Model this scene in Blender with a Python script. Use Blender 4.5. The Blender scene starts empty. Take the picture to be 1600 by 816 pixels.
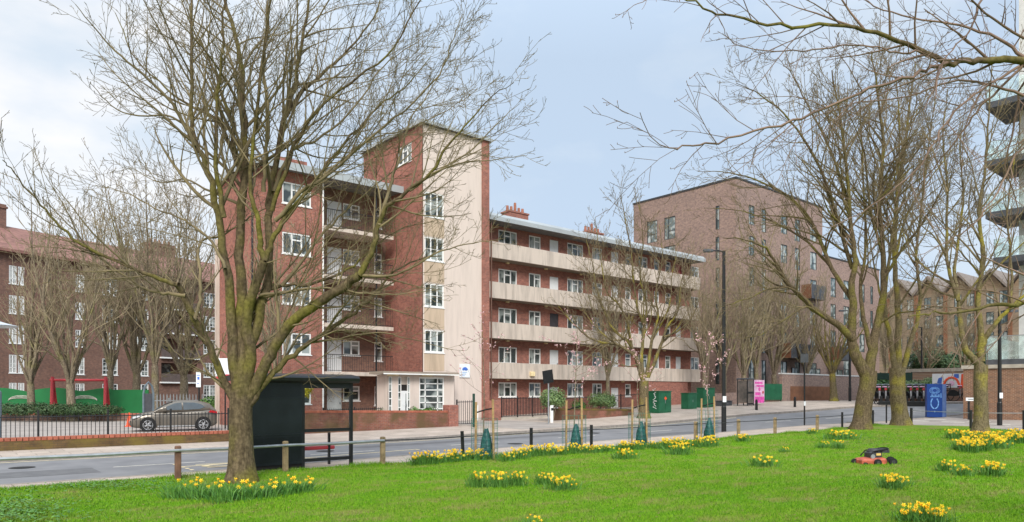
import bpy, math, random
from math import sin, cos, pi, radians, atan2, sqrt
from mathutils import Vector, Matrix, Euler
random.seed(7)
C = bpy.context.scene.collection
R = math.radians
# ------------------------------------------------------------------ camera, sky, sun, exposure
YAW = 40.3
F = 1120.0; HZ = 615.0; EYE = 2.0
cam_d = bpy.data.cameras.new('camera'); cam = bpy.data.objects.new('camera', cam_d); C.objects.link(cam)
cam.location = (0, 0, EYE); cam.rotation_euler = (R(90), 0, R(-YAW))
cam_d.sensor_width = 36; cam_d.lens = 36 * F / 1600; cam_d.shift_y = (HZ - 408) / 1600
cam_d.clip_start = 0.1; cam_d.clip_end = 2000
sc = bpy.context.scene; sc.camera = cam
world = bpy.data.worlds.new('World'); sc.world = world; world.use_nodes = True
def make_world():
    nt = world.node_tree; N = nt.nodes; L = nt.links
    bg = N['Background']
    sky = N.new('ShaderNodeTexSky'); sky.sky_type = 'NISHITA'; sky.sun_disc = False
    sky.sun_elevation = R(38); sky.sun_rotation = R(214); sky.air_density = 1.0; sky.dust_density = 1.2
    tc = N.new('ShaderNodeTexCoord')
    mp = N.new('ShaderNodeMapping'); mp.inputs['Scale'].default_value = (1.0, 1.0, 2.2)
    L.new(tc.outputs['Generated'], mp.inputs['Vector'])
    ns = N.new('ShaderNodeTexNoise'); ns.inputs['Scale'].default_value = 2.1; ns.inputs['Detail'].default_value = 7; ns.inputs['Roughness'].default_value = .52
    L.new(mp.outputs[0], ns.inputs['Vector'])
    rp = N.new('ShaderNodeValToRGB'); rp.color_ramp.elements[0].position = .40; rp.color_ramp.elements[1].position = .60
    L.new(ns.outputs['Fac'], rp.inputs['Fac'])
    # more cloud towards the left (north west) part of the sky
    dp = N.new('ShaderNodeVectorMath'); dp.operation = 'DOT_PRODUCT'; dp.inputs[1].default_value = (-.75, .45, -.35)
    L.new(tc.outputs['Generated'], dp.inputs[0])
    ma = N.new('ShaderNodeMath'); ma.operation = 'MULTIPLY_ADD'; ma.inputs[1].default_value = .85; ma.inputs[2].default_value = .24
    L.new(dp.outputs['Value'], ma.inputs[0])
    ad = N.new('ShaderNodeMath'); ad.operation = 'MULTIPLY_ADD'; ad.use_clamp = True; ad.inputs[1].default_value = .62
    L.new(rp.outputs['Color'], ad.inputs[0]); L.new(ma.outputs[0], ad.inputs[2])
    cc = N.new('ShaderNodeValToRGB'); cc.color_ramp.elements[0].position = .0; cc.color_ramp.elements[0].color = (.46, .565, .70, 1)
    cc.color_ramp.elements[1].position = 1; cc.color_ramp.elements[1].color = (.90, .87, .855, 1)
    e = cc.color_ramp.elements.new(.55); e.color = (.61, .68, .755, 1)
    L.new(ad.outputs[0], cc.inputs['Fac'])
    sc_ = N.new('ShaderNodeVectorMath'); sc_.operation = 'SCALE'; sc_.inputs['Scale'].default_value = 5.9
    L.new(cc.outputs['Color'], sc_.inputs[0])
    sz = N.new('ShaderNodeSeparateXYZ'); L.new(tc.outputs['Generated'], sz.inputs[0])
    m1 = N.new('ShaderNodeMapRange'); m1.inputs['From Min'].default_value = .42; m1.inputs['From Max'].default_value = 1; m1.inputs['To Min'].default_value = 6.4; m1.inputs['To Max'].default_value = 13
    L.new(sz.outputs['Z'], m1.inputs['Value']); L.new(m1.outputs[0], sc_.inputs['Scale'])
    mx = N.new('ShaderNodeMix'); mx.data_type = 'RGBA'; mx.inputs['Factor'].default_value = .93
    L.new(sky.outputs[0], mx.inputs['A']); L.new(sc_.outputs[0], mx.inputs['B'])
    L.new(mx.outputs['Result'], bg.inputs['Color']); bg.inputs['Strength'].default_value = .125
make_world()
sun_d = bpy.data.lights.new('sun', 'SUN'); sun = bpy.data.objects.new('sun', sun_d); C.objects.link(sun)
sun_d.energy = 2.2; sun_d.angle = R(24); sun_d.color = (1, .96, .9)
sun.rotation_euler = (R(52), 0, R(-34)); sun.location = (0, -20, 60)
sc.view_settings.view_transform = 'Standard'; sc.view_settings.look = 'None'
sc.view_settings.exposure = 0.66; sc.view_settings.gamma = 1
sc.render.engine = 'CYCLES'

# ------------------------------------------------------------------ mapping helpers
FX, FY = sin(R(YAW)), cos(R(YAW))       # forward
RX, RY = cos(R(YAW)), -sin(R(YAW))      # right
def lerp_tab(t, x):
    if x <= t[0][0]: return t[0][1]
    for (a, va), (b, vb) in zip(t, t[1:]):
        if x <= b: return va + (vb - va) * (x - a) / (b - a)
    return t[-1][1]
TA = [(-60, 0), (12, 0), (33, .1), (41, .2), (46, .3), (50, .55), (56, .95), (63, 1.3), (90, 1.5)]
TB = [(-60, .1), (15, .1), (33, .19), (45, .36), (56, .12), (63, 0)]
def g(p, q):
    t = min(1.6, max(0, (q - 20) / 7.0))
    return lerp_tab(TA, p) + lerp_tab(TB, p) * t
def W(x, y, d):
    X = (x - 800) / F * d
    return Vector((RX * X + FX * d, RY * X + FY * d, EYE + (HZ - y) / F * d))
def onq(x, q):                      # X where image column x meets the plane Y=q, and its depth
    a = (x - 800) / F; d = q / (FY + RY * a)
    return (FX + RX * a) * d, d
def PX(x, q): return onq(x, q)[0]
def ZY(x, y, q): return EYE + (HZ - y) / F * onq(x, q)[1]
def onp(x, p):                      # Y where column x meets the plane X=p
    a = (x - 800) / F; d = p / (FX + RX * a)
    return (FY + RY * a) * d, d
def gp(x, y):                       # ground point under a pixel
    z = 0
    for _ in range(25):
        d = (EYE - z) * F / (y - HZ); v = W(x, y, d); z += (g(v.x, v.y) - z) * .5
    return Vector((v.x, v.y, g(v.x, v.y)))
def gq(x, q, dz=0):
    p = PX(x, q); return Vector((p, q, g(p, q) + dz))

# ------------------------------------------------------------------ materials
def new_mat(name):
    m = bpy.data.materials.new(name); m.use_nodes = True
    return m, m.node_tree.nodes, m.node_tree.links, m.node_tree.nodes['Principled BSDF']
def mat(name, col, rough=.7, metal=0, var=.18, scale=3.0, bump=0, col2=None, spec=.4, obj_var=0, detail=5):
    m, N, L, B = new_mat(name)
    B.inputs['Roughness'].default_value = rough; B.inputs['Metallic'].default_value = metal
    B.inputs['Specular IOR Level'].default_value = spec
    tc = N.new('ShaderNodeTexCoord'); ns = N.new('ShaderNodeTexNoise'); ns.inputs['Scale'].default_value = scale; ns.inputs['Detail'].default_value = detail
    L.new(tc.outputs['Object'], ns.inputs['Vector'])
    rp = N.new('ShaderNodeValToRGB'); rp.color_ramp.elements[0].position = .32; rp.color_ramp.elements[1].position = .68
    c2 = col2 or tuple(c * (1 + var) for c in col); c1 = col if col2 else tuple(c * (1 - var) for c in col)
    rp.color_ramp.elements[0].color = (*c1, 1); rp.color_ramp.elements[1].color = (*c2, 1)
    L.new(ns.outputs['Fac'], rp.inputs['Fac'])
    out = rp.outputs['Color']
    if obj_var:
        oi = N.new('ShaderNodeObjectInfo'); hs = N.new('ShaderNodeHueSaturation')
        mr = N.new('ShaderNodeMapRange'); mr.inputs['To Min'].default_value = 1 - obj_var; mr.inputs['To Max'].default_value = 1 + obj_var
        L.new(oi.outputs['Random'], mr.inputs['Value']); L.new(mr.outputs[0], hs.inputs['Value']); L.new(out, hs.inputs['Color']); out = hs.outputs['Color']
    L.new(out, B.inputs['Base Color'])
    if bump:
        b = N.new('ShaderNodeBump'); b.inputs['Strength'].default_value = bump; b.inputs['Distance'].default_value = .05
        L.new(ns.outputs['Fac'], b.inputs['Height']); L.new(b.outputs[0], B.inputs['Normal'])
    return m
def brick_mat(name, c1, c2, mortar, stain=.25, stain_col=None):
    m, N, L, B = new_mat(name)
    tc = N.new('ShaderNodeTexCoord'); ge = N.new('ShaderNodeNewGeometry')
    sp = N.new('ShaderNodeSeparateXYZ'); L.new(tc.outputs['Object'], sp.inputs[0])
    sn = N.new('ShaderNodeSeparateXYZ'); L.new(ge.outputs['Normal'], sn.inputs[0])
    ab = N.new('ShaderNodeMath'); ab.operation = 'ABSOLUTE'; L.new(sn.outputs['X'], ab.inputs[0])
    gt = N.new('ShaderNodeMath'); gt.operation = 'GREATER_THAN'; gt.inputs[1].default_value = .6; L.new(ab.outputs[0], gt.inputs[0])
    mu = N.new('ShaderNodeMix'); mu.data_type = 'FLOAT'; L.new(gt.outputs[0], mu.inputs['Factor']); L.new(sp.outputs['X'], mu.inputs['A']); L.new(sp.outputs['Y'], mu.inputs['B'])
    cb = N.new('ShaderNodeCombineXYZ'); L.new(mu.outputs['Result'], cb.inputs['X']); L.new(sp.outputs['Z'], cb.inputs['Y'])
    bt = N.new('ShaderNodeTexBrick'); L.new(cb.outputs[0], bt.inputs['Vector'])
    bt.inputs['Scale'].default_value = 1; bt.inputs['Brick Width'].default_value = .225; bt.inputs['Row Height'].default_value = .075
    bt.inputs['Mortar Size'].default_value = .007; bt.inputs['Color1'].default_value = (*c1, 1); bt.inputs['Color2'].default_value = (*c2, 1); bt.inputs['Mortar'].default_value = (*mortar, 1)
    ns = N.new('ShaderNodeTexNoise'); ns.inputs['Scale'].default_value = .35; ns.inputs['Detail'].default_value = 8; ns.inputs['Roughness'].default_value = .65
    L.new(tc.outputs['Object'], ns.inputs['Vector'])
    rp = N.new('ShaderNodeValToRGB'); rp.color_ramp.elements[0].position = .3; rp.color_ramp.elements[1].position = .7
    s = 1 - stain; rp.color_ramp.elements[0].color = (s, s, s, 1); rp.color_ramp.elements[1].color = (1.12, 1.1, 1.08, 1)
    L.new(ns.outputs['Fac'], rp.inputs['Fac'])
    mx = N.new('ShaderNodeMix'); mx.data_type = 'RGBA'; mx.blend_type = 'MULTIPLY'; mx.inputs['Factor'].default_value = 1
    L.new(bt.outputs['Color'], mx.inputs['A']); L.new(rp.outputs['Color'], mx.inputs['B'])
    out = mx.outputs['Result']
    # single burnt and pale bricks
    n2 = N.new('ShaderNodeTexNoise'); n2.inputs['Scale'].default_value = 4.5; n2.inputs['Detail'].default_value = 3
    L.new(cb.outputs[0], n2.inputs['Vector']); r2 = N.new('ShaderNodeValToRGB'); r2.color_ramp.elements[0].position = .35; r2.color_ramp.elements[1].position = .65
    r2.color_ramp.elements[0].color = (.82, .82, .84, 1); r2.color_ramp.elements[1].color = (1.1, 1.08, 1.05, 1); L.new(n2.outputs['Fac'], r2.inputs['Fac'])
    m3 = N.new('ShaderNodeMix'); m3.data_type = 'RGBA'; m3.blend_type = 'MULTIPLY'; m3.inputs['Factor'].default_value = 1
    L.new(out, m3.inputs['A']); L.new(r2.outputs['Color'], m3.inputs['B']); out = m3.outputs['Result']
    if stain_col:
        n4 = N.new('ShaderNodeTexNoise'); n4.inputs['Scale'].default_value = 1.3; n4.inputs['Detail'].default_value = 6; L.new(tc.outputs['Object'], n4.inputs['Vector'])
        r4 = N.new('ShaderNodeValToRGB'); r4.color_ramp.elements[0].position = .42; r4.color_ramp.elements[1].position = .62; L.new(n4.outputs['Fac'], r4.inputs['Fac'])
        m4 = N.new('ShaderNodeMix'); m4.data_type = 'RGBA'; L.new(r4.outputs['Color'], m4.inputs['Factor']); L.new(out, m4.inputs['A']); m4.inputs['B'].default_value = (*stain_col, 1); out = m4.outputs['Result']
    L.new(out, B.inputs['Base Color']); B.inputs['Roughness'].default_value = .9; B.inputs['Specular IOR Level'].default_value = .2
    bp = N.new('ShaderNodeBump'); bp.inputs['Strength'].default_value = .3; bp.inputs['Distance'].default_value = .01; L.new(bt.outputs['Fac'], bp.inputs['Height']); bp.invert = True
    L.new(bp.outputs[0], B.inputs['Normal'])
    return m
def render_mat(name, c, streak=.16):   # painted render with rain streaks
    m, N, L, B = new_mat(name); tc = N.new('ShaderNodeTexCoord')
    mp = N.new('ShaderNodeMapping'); mp.inputs['Scale'].default_value = (2.2, 2.2, .25); L.new(tc.outputs['Object'], mp.inputs[0])
    ns = N.new('ShaderNodeTexNoise'); ns.inputs['Scale'].default_value = 1.4; ns.inputs['Detail'].default_value = 9; ns.inputs['Roughness'].default_value = .65; L.new(mp.outputs[0], ns.inputs['Vector'])
    rp = N.new('ShaderNodeValToRGB'); rp.color_ramp.elements[0].position = .36; rp.color_ramp.elements[1].position = .56
    rp.color_ramp.elements[0].color = (*[x * (1 - streak) for x in c], 1); rp.color_ramp.elements[1].color = (*c, 1)
    L.new(ns.outputs['Fac'], rp.inputs['Fac']); L.new(rp.outputs['Color'], B.inputs['Base Color'])
    B.inputs['Roughness'].default_value = .9; B.inputs['Specular IOR Level'].default_value = .2
    return m
def bark_mat(name, c1, c2, moss, moss_amt=.5):
    m, N, L, B = new_mat(name); tc = N.new('ShaderNodeTexCoord')
    mp = N.new('ShaderNodeMapping'); mp.inputs['Scale'].default_value = (5, 5, 1.2); L.new(tc.outputs['Object'], mp.inputs[0])
    ns = N.new('ShaderNodeTexNoise'); ns.inputs['Scale'].default_value = 3; ns.inputs['Detail'].default_value = 8; ns.inputs['Roughness'].default_value = .7; L.new(mp.outputs[0], ns.inputs['Vector'])
    rp = N.new('ShaderNodeValToRGB'); rp.color_ramp.elements[0].position = .35; rp.color_ramp.elements[1].position = .65
    rp.color_ramp.elements[0].color = (*c1, 1); rp.color_ramp.elements[1].color = (*c2, 1); L.new(ns.outputs['Fac'], rp.inputs['Fac'])
    n2 = N.new('ShaderNodeTexNoise'); n2.inputs['Scale'].default_value = .9; n2.inputs['Detail'].default_value = 6; L.new(tc.outputs['Object'], n2.inputs['Vector'])
    r2 = N.new('ShaderNodeValToRGB'); r2.color_ramp.elements[0].position = .62 - moss_amt * .35; r2.color_ramp.elements[1].position = .78 - moss_amt * .3; L.new(n2.outputs['Fac'], r2.inputs['Fac'])
    mx = N.new('ShaderNodeMix'); mx.data_type = 'RGBA'; L.new(r2.outputs['Color'], mx.inputs['Factor']); L.new(rp.outputs['Color'], mx.inputs['A']); mx.inputs['B'].default_value = (*moss, 1)
    n5 = N.new('ShaderNodeTexNoise'); n5.inputs['Scale'].default_value = 14; n5.inputs['Detail'].default_value = 4; L.new(tc.outputs['Object'], n5.inputs['Vector'])
    r5 = N.new('ShaderNodeValToRGB'); r5.color_ramp.elements[0].position = .35; r5.color_ramp.elements[1].position = .7; r5.color_ramp.elements[0].color = (.68, .66, .64, 1); r5.color_ramp.elements[1].color = (1.3, 1.28, 1.25, 1); L.new(n5.outputs['Fac'], r5.inputs['Fac'])
    m5 = N.new('ShaderNodeMix'); m5.data_type = 'RGBA'; m5.blend_type = 'MULTIPLY'; m5.inputs['Factor'].default_value = 1; L.new(mx.outputs['Result'], m5.inputs['A']); L.new(r5.outputs['Color'], m5.inputs['B']); mx = m5
    L.new(mx.outputs['Result'], B.inputs['Base Color']); B.inputs['Roughness'].default_value = .95; B.inputs['Specular IOR Level'].default_value = .15
    bp = N.new('ShaderNodeBump'); bp.inputs['Strength'].default_value = .7; bp.inputs['Distance'].default_value = .03; L.new(ns.outputs['Fac'], bp.inputs['Height']); L.new(bp.outputs[0], B.inputs['Normal'])
    return m
def glass_mat(name, dark, light, rough=.06):   # window pane seen from outside: dark room, bits of curtain, sky reflection
    m, N, L, B = new_mat(name); tc = N.new('ShaderNodeTexCoord'); oi = N.new('ShaderNodeObjectInfo')
    mp = N.new('ShaderNodeMapping'); L.new(tc.outputs['Object'], mp.inputs[0]); L.new(oi.outputs['Location'], mp.inputs['Location'])
    ns = N.new('ShaderNodeTexNoise'); ns.inputs['Scale'].default_value = 1.5; ns.inputs['Detail'].default_value = 1; L.new(mp.outputs[0], ns.inputs['Vector'])
    rp = N.new('ShaderNodeValToRGB'); rp.color_ramp.elements[0].position = .47; rp.color_ramp.elements[1].position = .58
    rp.color_ramp.elements[0].color = (*dark, 1); rp.color_ramp.elements[1].color = (*light, 1); L.new(ns.outputs['Fac'], rp.inputs['Fac'])
    L.new(rp.outputs['Color'], B.inputs['Base Color']); B.inputs['Roughness'].default_value = rough; B.inputs['Specular IOR Level'].default_value = .9
    return m
M = {}
M['brick'] = brick_mat('red_brick', (.42, .16, .115), (.30, .11, .083), (.34, .26, .225), .32)
M['brick_new'] = brick_mat('purple_brown_brick', (.345, .24, .20), (.245, .17, .145), (.33, .27, .24), .12)
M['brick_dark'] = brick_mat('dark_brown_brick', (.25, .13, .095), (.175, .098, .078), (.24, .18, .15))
M['brick_garden'] = brick_mat('garden_wall_brick', (.29, .115, .078), (.225, .09, .065), (.24, .18, .15), .4, (.135, .085, .045))
M['brick_mossy'] = brick_mat('mossy_wall_brick', (.19, .12, .055), (.14, .09, .045), (.11, .085, .055), .5, (.17, .125, .035))
M['brick_cop'] = mat('coping_brick', (.36, .115, .07), .9, var=.25, scale=5)
M['brick_buff'] = brick_mat('buff_brick', (.36, .26, .165), (.28, .20, .13), (.3, .25, .19), .35)
M['brick_stock'] = brick_mat('brown_stock_brick', (.27, .14, .085), (.2, .115, .08), (.42, .33, .25), .2)
M['cream'] = render_mat('cream_render', (.66, .56, .495), .10)
M['cream2'] = render_mat('parapet_render', (.60, .515, .44), .28)
M['spandrel'] = render_mat('stained_spandrel_render', (.54, .42, .31), .22)
M['fascia'] = mat('pale_metal_fascia', (.37, .40, .41), .5, var=.1, scale=.6)
M['roof_brown'] = mat('brown_grey_roof', (.22, .185, .16), .9)
M['roofing'] = mat('grey_roofing', (.2, .2, .2), .9)
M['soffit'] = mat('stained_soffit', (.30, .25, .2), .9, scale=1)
M['white'] = mat('white_upvc', (.82, .82, .80), .35, var=.04)
M['door_white'] = mat('white_door_paint', (.72, .73, .73), .4, var=.05)
M['pane'] = glass_mat('window_glass', (.035, .045, .042), (.30, .33, .31))
M['pane_new'] = glass_mat('clear_window_glass', (.10, .14, .14), (.42, .46, .44), .05)
M['dark'] = mat('dark_void', (.02, .018, .016), .95)
M['frame_dark'] = mat('dark_grey_frame', (.03, .032, .035), .4)
M['black'] = mat('black_paint', (.014, .015, .016), .38, var=.25, scale=8)
M['black_panel'] = mat('ribbed_black_panel', (.012, .016, .019), .32, var=.3, scale=2)
M['zinc'] = mat('galvanised_steel', (.34, .36, .37), .45, .5, var=.15, scale=6)
M['redpaint'] = mat('red_paint', (.52, .05, .06), .4, var=.1)
M['tile'] = mat('red_clay_tile', (.25, .125, .10), .85, var=.25, scale=2.5, bump=.4)
M['green_board'] = mat('green_hoarding_paint', (.012, .16, .045), .6, var=.15, scale=.8)
M['cab_green'] = mat('green_cabinet_paint', (.015, .115, .055), .4, var=.2, scale=2)
M['wood'] = mat('weathered_timber', (.27, .2, .11), .9, var=.3, scale=7)
M['wood_brown'] = mat('brown_timber_post', (.16, .085, .055), .8, var=.25, scale=7)
M['stake'] = mat('pale_stake_timber', (.40, .26, .12), .85, var=.25, scale=6)
M['kerb'] = mat('granite_kerb', (.27, .24, .21), .85, var=.2, scale=6)
M['stone'] = mat('pale_stone', (.42, .38, .32), .85, var=.15, scale=3)
M['yellow_line'] = mat('faded_yellow_paint', (.72, .60, .36), .8, var=.15, scale=10)
M['white_line'] = mat('worn_white_paint', (.6, .57, .5), .8, var=.2, scale=10)
M['bag'] = mat('green_plastic_bag', (.012, .08, .075), .35, var=.4, scale=9, bump=.8)
M['net'] = mat('green_netting', (.03, .16, .12), .6)
M['blue'] = mat('blue_panel', (.004, .035, .18), .35, var=.12, scale=2)
M['blue_light'] = mat('pale_blue_print', (.16, .36, .68), .5)
M['blue_side'] = mat('blue_grey_edge', (.06, .11, .26), .5)
M['sign_white'] = mat('white_sign', (.75, .78, .8), .5, var=.05)
M['sign_blue'] = mat('blue_print', (.06, .16, .55), .5)
M['pink'] = mat('pink_print', (.75, .09, .42), .5, var=.3, scale=4)
M['pink_pale'] = mat('pale_pink_print', (.8, .5, .68), .5)
M['orange'] = mat('orange_plastic', (.8, .1, .03), .5)
M['mower_red'] = mat('faded_red_deck', (.42, .10, .055), .45, var=.3, scale=9)
M['rubber'] = mat('black_rubber', (.012, .012, .012), .8)
M['engine'] = mat('grey_engine_plastic', (.04, .04, .045), .5, var=.5, scale=20)
M['label_yellow'] = mat('yellow_label', (.7, .5, .15), .5)
M['leaf'] = mat('glossy_shrub_leaf', (.02, .075, .015), .5, col2=(.12, .23, .04), scale=5)
M['leaf_pale'] = mat('variegated_shrub_leaf', (.035, .10, .025), .5, col2=(.24, .33, .12), scale=9)
M['ivy'] = mat('dark_ground_leaf', (.012, .04, .012), .6, col2=(.07, .12, .04), scale=4)
M['forsythia'] = mat('yellow_shrub_leaf', (.34, .32, .02), .6, col2=(.62, .52, .04), scale=7)
M['daff_leaf'] = mat('daffodil_leaf', (.035, .13, .02), .55, col2=(.12, .27, .04), scale=9)
M['petal'] = mat('yellow_petal', (.88, .70, .03), .6, var=.1, scale=9)
M['trumpet'] = mat('deep_yellow_trumpet', (.9, .45, .01), .6, var=.1)
M['blossom'] = mat('pink_blossom', (.72, .45, .48), .7, var=.15)
M['car_paint'] = mat('bronze_grey_car_paint', (.19, .168, .14), .3, .5, var=.06, spec=.6)
M['car_glass'] = mat('car_glass', (.05, .06, .065), .05, spec=.9)
M['alloy'] = mat('alloy_wheel', (.55, .55, .56), .3, .6)
M['lamp_red'] = mat('red_tail_lamp', (.35, .01, .015), .25)
M['lamp_clear'] = mat('clear_lamp', (.6, .62, .64), .15, spec=.8)
M['rail_black'] = mat('black_railing_paint', (.016, .017, .018), .5)
M['pots'] = mat('orange_chimney_pot', (.34, .14, .09), .8, var=.2)
M['glass_green'] = mat('green_tinted_glass', (.22, .38, .36), .06, spec=.8)
M['concrete'] = mat('white_concrete', (.62, .62, .6), .8, var=.08)
M['deckdark'] = mat('dark_soffit_panel', (.07, .075, .085), .6)
M['wood_gate'] = mat('rusty_brown_gate', (.21, .095, .05), .8, var=.2, scale=2)
M['grey_green'] = mat('dark_green_fence_panel', (.02, .055, .04), .7)
M['bulb'] = mat('warm_bulkhead_lens', (.85, .7, .4), .4)
M['steel_blue'] = mat('blue_grey_post', (.13, .17, .2), .5)
M['bark'] = bark_mat('olive_bark', (.07, .053, .032), (.17, .13, .078), (.16, .145, .035), .44)
M['bark_grey'] = bark_mat('grey_brown_bark', (.14, .115, .08), (.29, .245, .175), (.20, .19, .08), .3)
M['bark_moss'] = bark_mat('mossy_bark', (.10, .08, .04), (.20, .165, .10), (.27, .235, .04), .40)
M['twig'] = mat('brown_twig', (.19, .125, .09), .9, var=.3, scale=2)
M['twig_olive'] = mat('olive_twig', (.185, .145, .078), .9, var=.35, scale=1.5)
M['twig_pale'] = mat('pale_brown_twig', (.27, .22, .135), .9, var=.3, scale=2)

# ------------------------------------------------------------------ mesh builder
class MB:
    def __init__(s): s.v = []; s.f = []
    def quad(s, a, b, c, d):
        n = len(s.v); s.v += [tuple(a), tuple(b), tuple(c), tuple(d)]; s.f.append((n, n + 1, n + 2, n + 3)); return s
    def tri(s, a, b, c):
        n = len(s.v); s.v += [tuple(a), tuple(b), tuple(c)]; s.f.append((n, n + 1, n + 2)); return s
    def box(s, x0, x1, y0, y1, z0, z1):
        n = len(s.v)
        if x0 > x1: x0, x1 = x1, x0
        if y0 > y1: y0, y1 = y1, y0
        s.v += [(x0, y0, z0), (x1, y0, z0), (x1, y1, z0), (x0, y1, z0), (x0, y0, z1), (x1, y0, z1), (x1, y1, z1), (x0, y1, z1)]
        for f in ((3, 2, 1, 0), (4, 5, 6, 7), (0, 1, 5, 4), (1, 2, 6, 5), (2, 3, 7, 6), (3, 0, 4, 7)): s.f.append(tuple(n + i for i in f))
        return s
    def cbox(s, x0, x1, y0, y1, z0, z1, c=.02):     # box with chamfered vertical and top edges
        n = len(s.v)
        def ring(i, z): return [(x0 + i + c, y0 + i, z), (x1 - i - c, y0 + i, z), (x1 - i, y0 + i + c, z), (x1 - i, y1 - i - c, z), (x1 - i - c, y1 - i, z), (x0 + i + c, y1 - i, z), (x0 + i, y1 - i - c, z), (x0 + i, y0 + i + c, z)]
        s.v += ring(0, z0) + ring(0, z1 - c) + ring(c, z1)
        for k in (0, 8):
            for i in range(8): j = (i + 1) % 8; s.f.append((n + k + i, n + k + j, n + k + 8 + j, n + k + 8 + i))
        s.f.append(tuple(n + 16 + i for i in range(8))); s.f.append(tuple(n + 7 - i for i in range(8)))
        return s
    def prism(s, pts, axis, a, b):      # polygon (u,w) extruded along axis from a to b
        n = len(s.v); k = len(pts)
        def mk(u, w, t): return {'x': (t, u, w), 'y': (u, t, w), 'z': (u, w, t)}[axis]
        s.v += [mk(u, w, a) for u, w in pts] + [mk(u, w, b) for u, w in pts]
        s.f.append(tuple(n + i for i in range(k))); s.f.append(tuple(n + k + k - 1 - i for i in range(k)))
        for i in range(k): j = (i + 1) % k; s.f.append((n + i, n + k + i, n + k + j, n + j))
        return s
    def tube(s, pts, rad, n=6, cap=True):
        pts = [Vector(p) for p in pts]
        if not hasattr(rad, '__len__'): rad = [rad] * len(pts)
        base = len(s.v); m = len(pts)
        t = (pts[-1] - pts[0]); 
        ref = Vector((1, 0, 0)) if abs(t.normalized().x) < .8 else Vector((0, 1, 0))
        for i, p in enumerate(pts):
            d = (pts[min(i + 1, m - 1)] - pts[max(i - 1, 0)])
            if d.length < 1e-9: d = Vector((0, 0, 1))
            d.normalize(); u = d.cross(ref)
            if u.length < 1e-4: u = d.cross(Vector((0, .3, 1)))
            u.normalize(); w = d.cross(u); r = rad[i]
            for k in range(n):
                a = 2 * pi * k / n; ca, sa = cos(a) * r, sin(a) * r
                s.v.append((p.x + u.x * ca + w.x * sa, p.y + u.y * ca + w.y * sa, p.z + u.z * ca + w.z * sa))
        for i in range(m - 1):
            for k in range(n):
                k2 = (k + 1) % n
                s.f.append((base + i * n + k, base + i * n + k2, base + (i + 1) * n + k2, base + (i + 1) * n + k))
        if cap:
            s.f.append(tuple(base + n - 1 - k for k in range(n))); s.f.append(tuple(base + (m - 1) * n + k for k in range(n)))
        return s
    def cyl(s, c, r, h, n=12, axis='z', r2=None):
        d = {'x': Vector((1, 0, 0)), 'y': Vector((0, 1, 0)), 'z': Vector((0, 0, 1))}[axis]
        return s.tube([Vector(c), Vector(c) + d * h], [r, r if r2 is None else r2], n)
    def disc(s, c, r, axis='x', n=12):
        b = len(s.v)
        for k in range(n):
            a = 2 * pi * k / n; u, w = cos(a) * r, sin(a) * r
            s.v.append({'x': (c[0], c[1] + u, c[2] + w), 'y': (c[0] + u, c[1], c[2] + w), 'z': (c[0] + u, c[1] + w, c[2])}[axis])
        s.f.append(tuple(b + k for k in range(n))); return s
    def mesh(s, name, m, smooth=False):
        me = bpy.data.meshes.new(name); me.from_pydata(s.v, [], s.f)
        me.materials.append(m)
        if smooth: me.polygons.foreach_set('use_smooth', [True] * len(me.polygons))
        me.update(); return me
    def build(s, name, m, parent=None, loc=None, smooth=False, off=None):
        if off is not None: s.v = [(x - off[0], y - off[1], z - off[2]) for x, y, z in s.v]
        return put(name, s.mesh(name, m, smooth), parent, loc)
def put(name, me, parent=None, loc=None, rz=0):
    o = bpy.data.objects.new(name, me); C.objects.link(o)
    if parent: o.parent = parent
    if loc is not None: o.location = loc
    if rz: o.rotation_euler = (0, 0, rz)
    return o
def tag(o, label, cat, group=None):
    o['label'] = label; o['category'] = cat
    if group: o['group'] = group
    return o
def T(name, label, cat, loc=(0, 0, 0), rz=0, group=None):
    o = bpy.data.objects.new(name, None); C.objects.link(o); o.location = loc; o.rotation_euler = (0, 0, rz)
    o.empty_display_size = .2
    return tag(o, label, cat, group)
def structure(o): o['kind'] = 'structure'; return o
def stuff(o): o['kind'] = 'stuff'; return o
def dup(root, loc, rz=0, label=None, group=None, scale=None):
    r = root.copy(); C.objects.link(r); r.location = loc; r.rotation_euler = (0, 0, rz)
    if scale: r.scale = scale
    if label: r['label'] = label
    if group: r['group'] = group
    for ch in list(root.children):
        c = ch.copy(); C.objects.link(c); c.parent = r
        for k in list(ch.children):
            d = k.copy(); C.objects.link(d); d.parent = c
    return r
#==SETTING==
def sheet(name, ps, qf, nq, zf, m, skirt=0):
    """strip of ground: for every p in ps, from qf(p)[0] to qf(p)[1] in nq cells"""
    vs = []; fs = []; k = nq + 1
    for p in ps:
        a, b = qf(p)
        for j in range(k):
            q = a + (b - a) * j / nq; vs.append((p, q, zf(p, q)))
    for i in range(len(ps) - 1):
        for j in range(nq): fs.append((i * k + j, (i + 1) * k + j, (i + 1) * k + j + 1, i * k + j + 1))
    mb = MB(); mb.v = vs; mb.f = fs
    return structure(mb.build(name, m, smooth=True))
def frange(a, b, s):
    n = max(1, int(round((b - a) / s))); return [a + (b - a) * i / n for i in range(n + 1)]
TQF = [(-60, 26), (15, 26), (45, 27), (55, 25.2), (62, 21.7), (70, 16.5), (90, 2), (110, -14)]
TQN = [(-60, 19.2), (6, 19.3), (15, 20.2), (40, 20.4), (47, 18.5), (56, 14.5), (64, 9.5), (84, -5), (110, -24)]
qf_ = lambda p: lerp_tab(TQF, p); qn_ = lambda p: lerp_tab(TQN, p)
TPM = [(-15, 34), (5, 38), (10.2, 40.3), (13, 43), (16, 43), (17.7, 42.5)]
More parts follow.
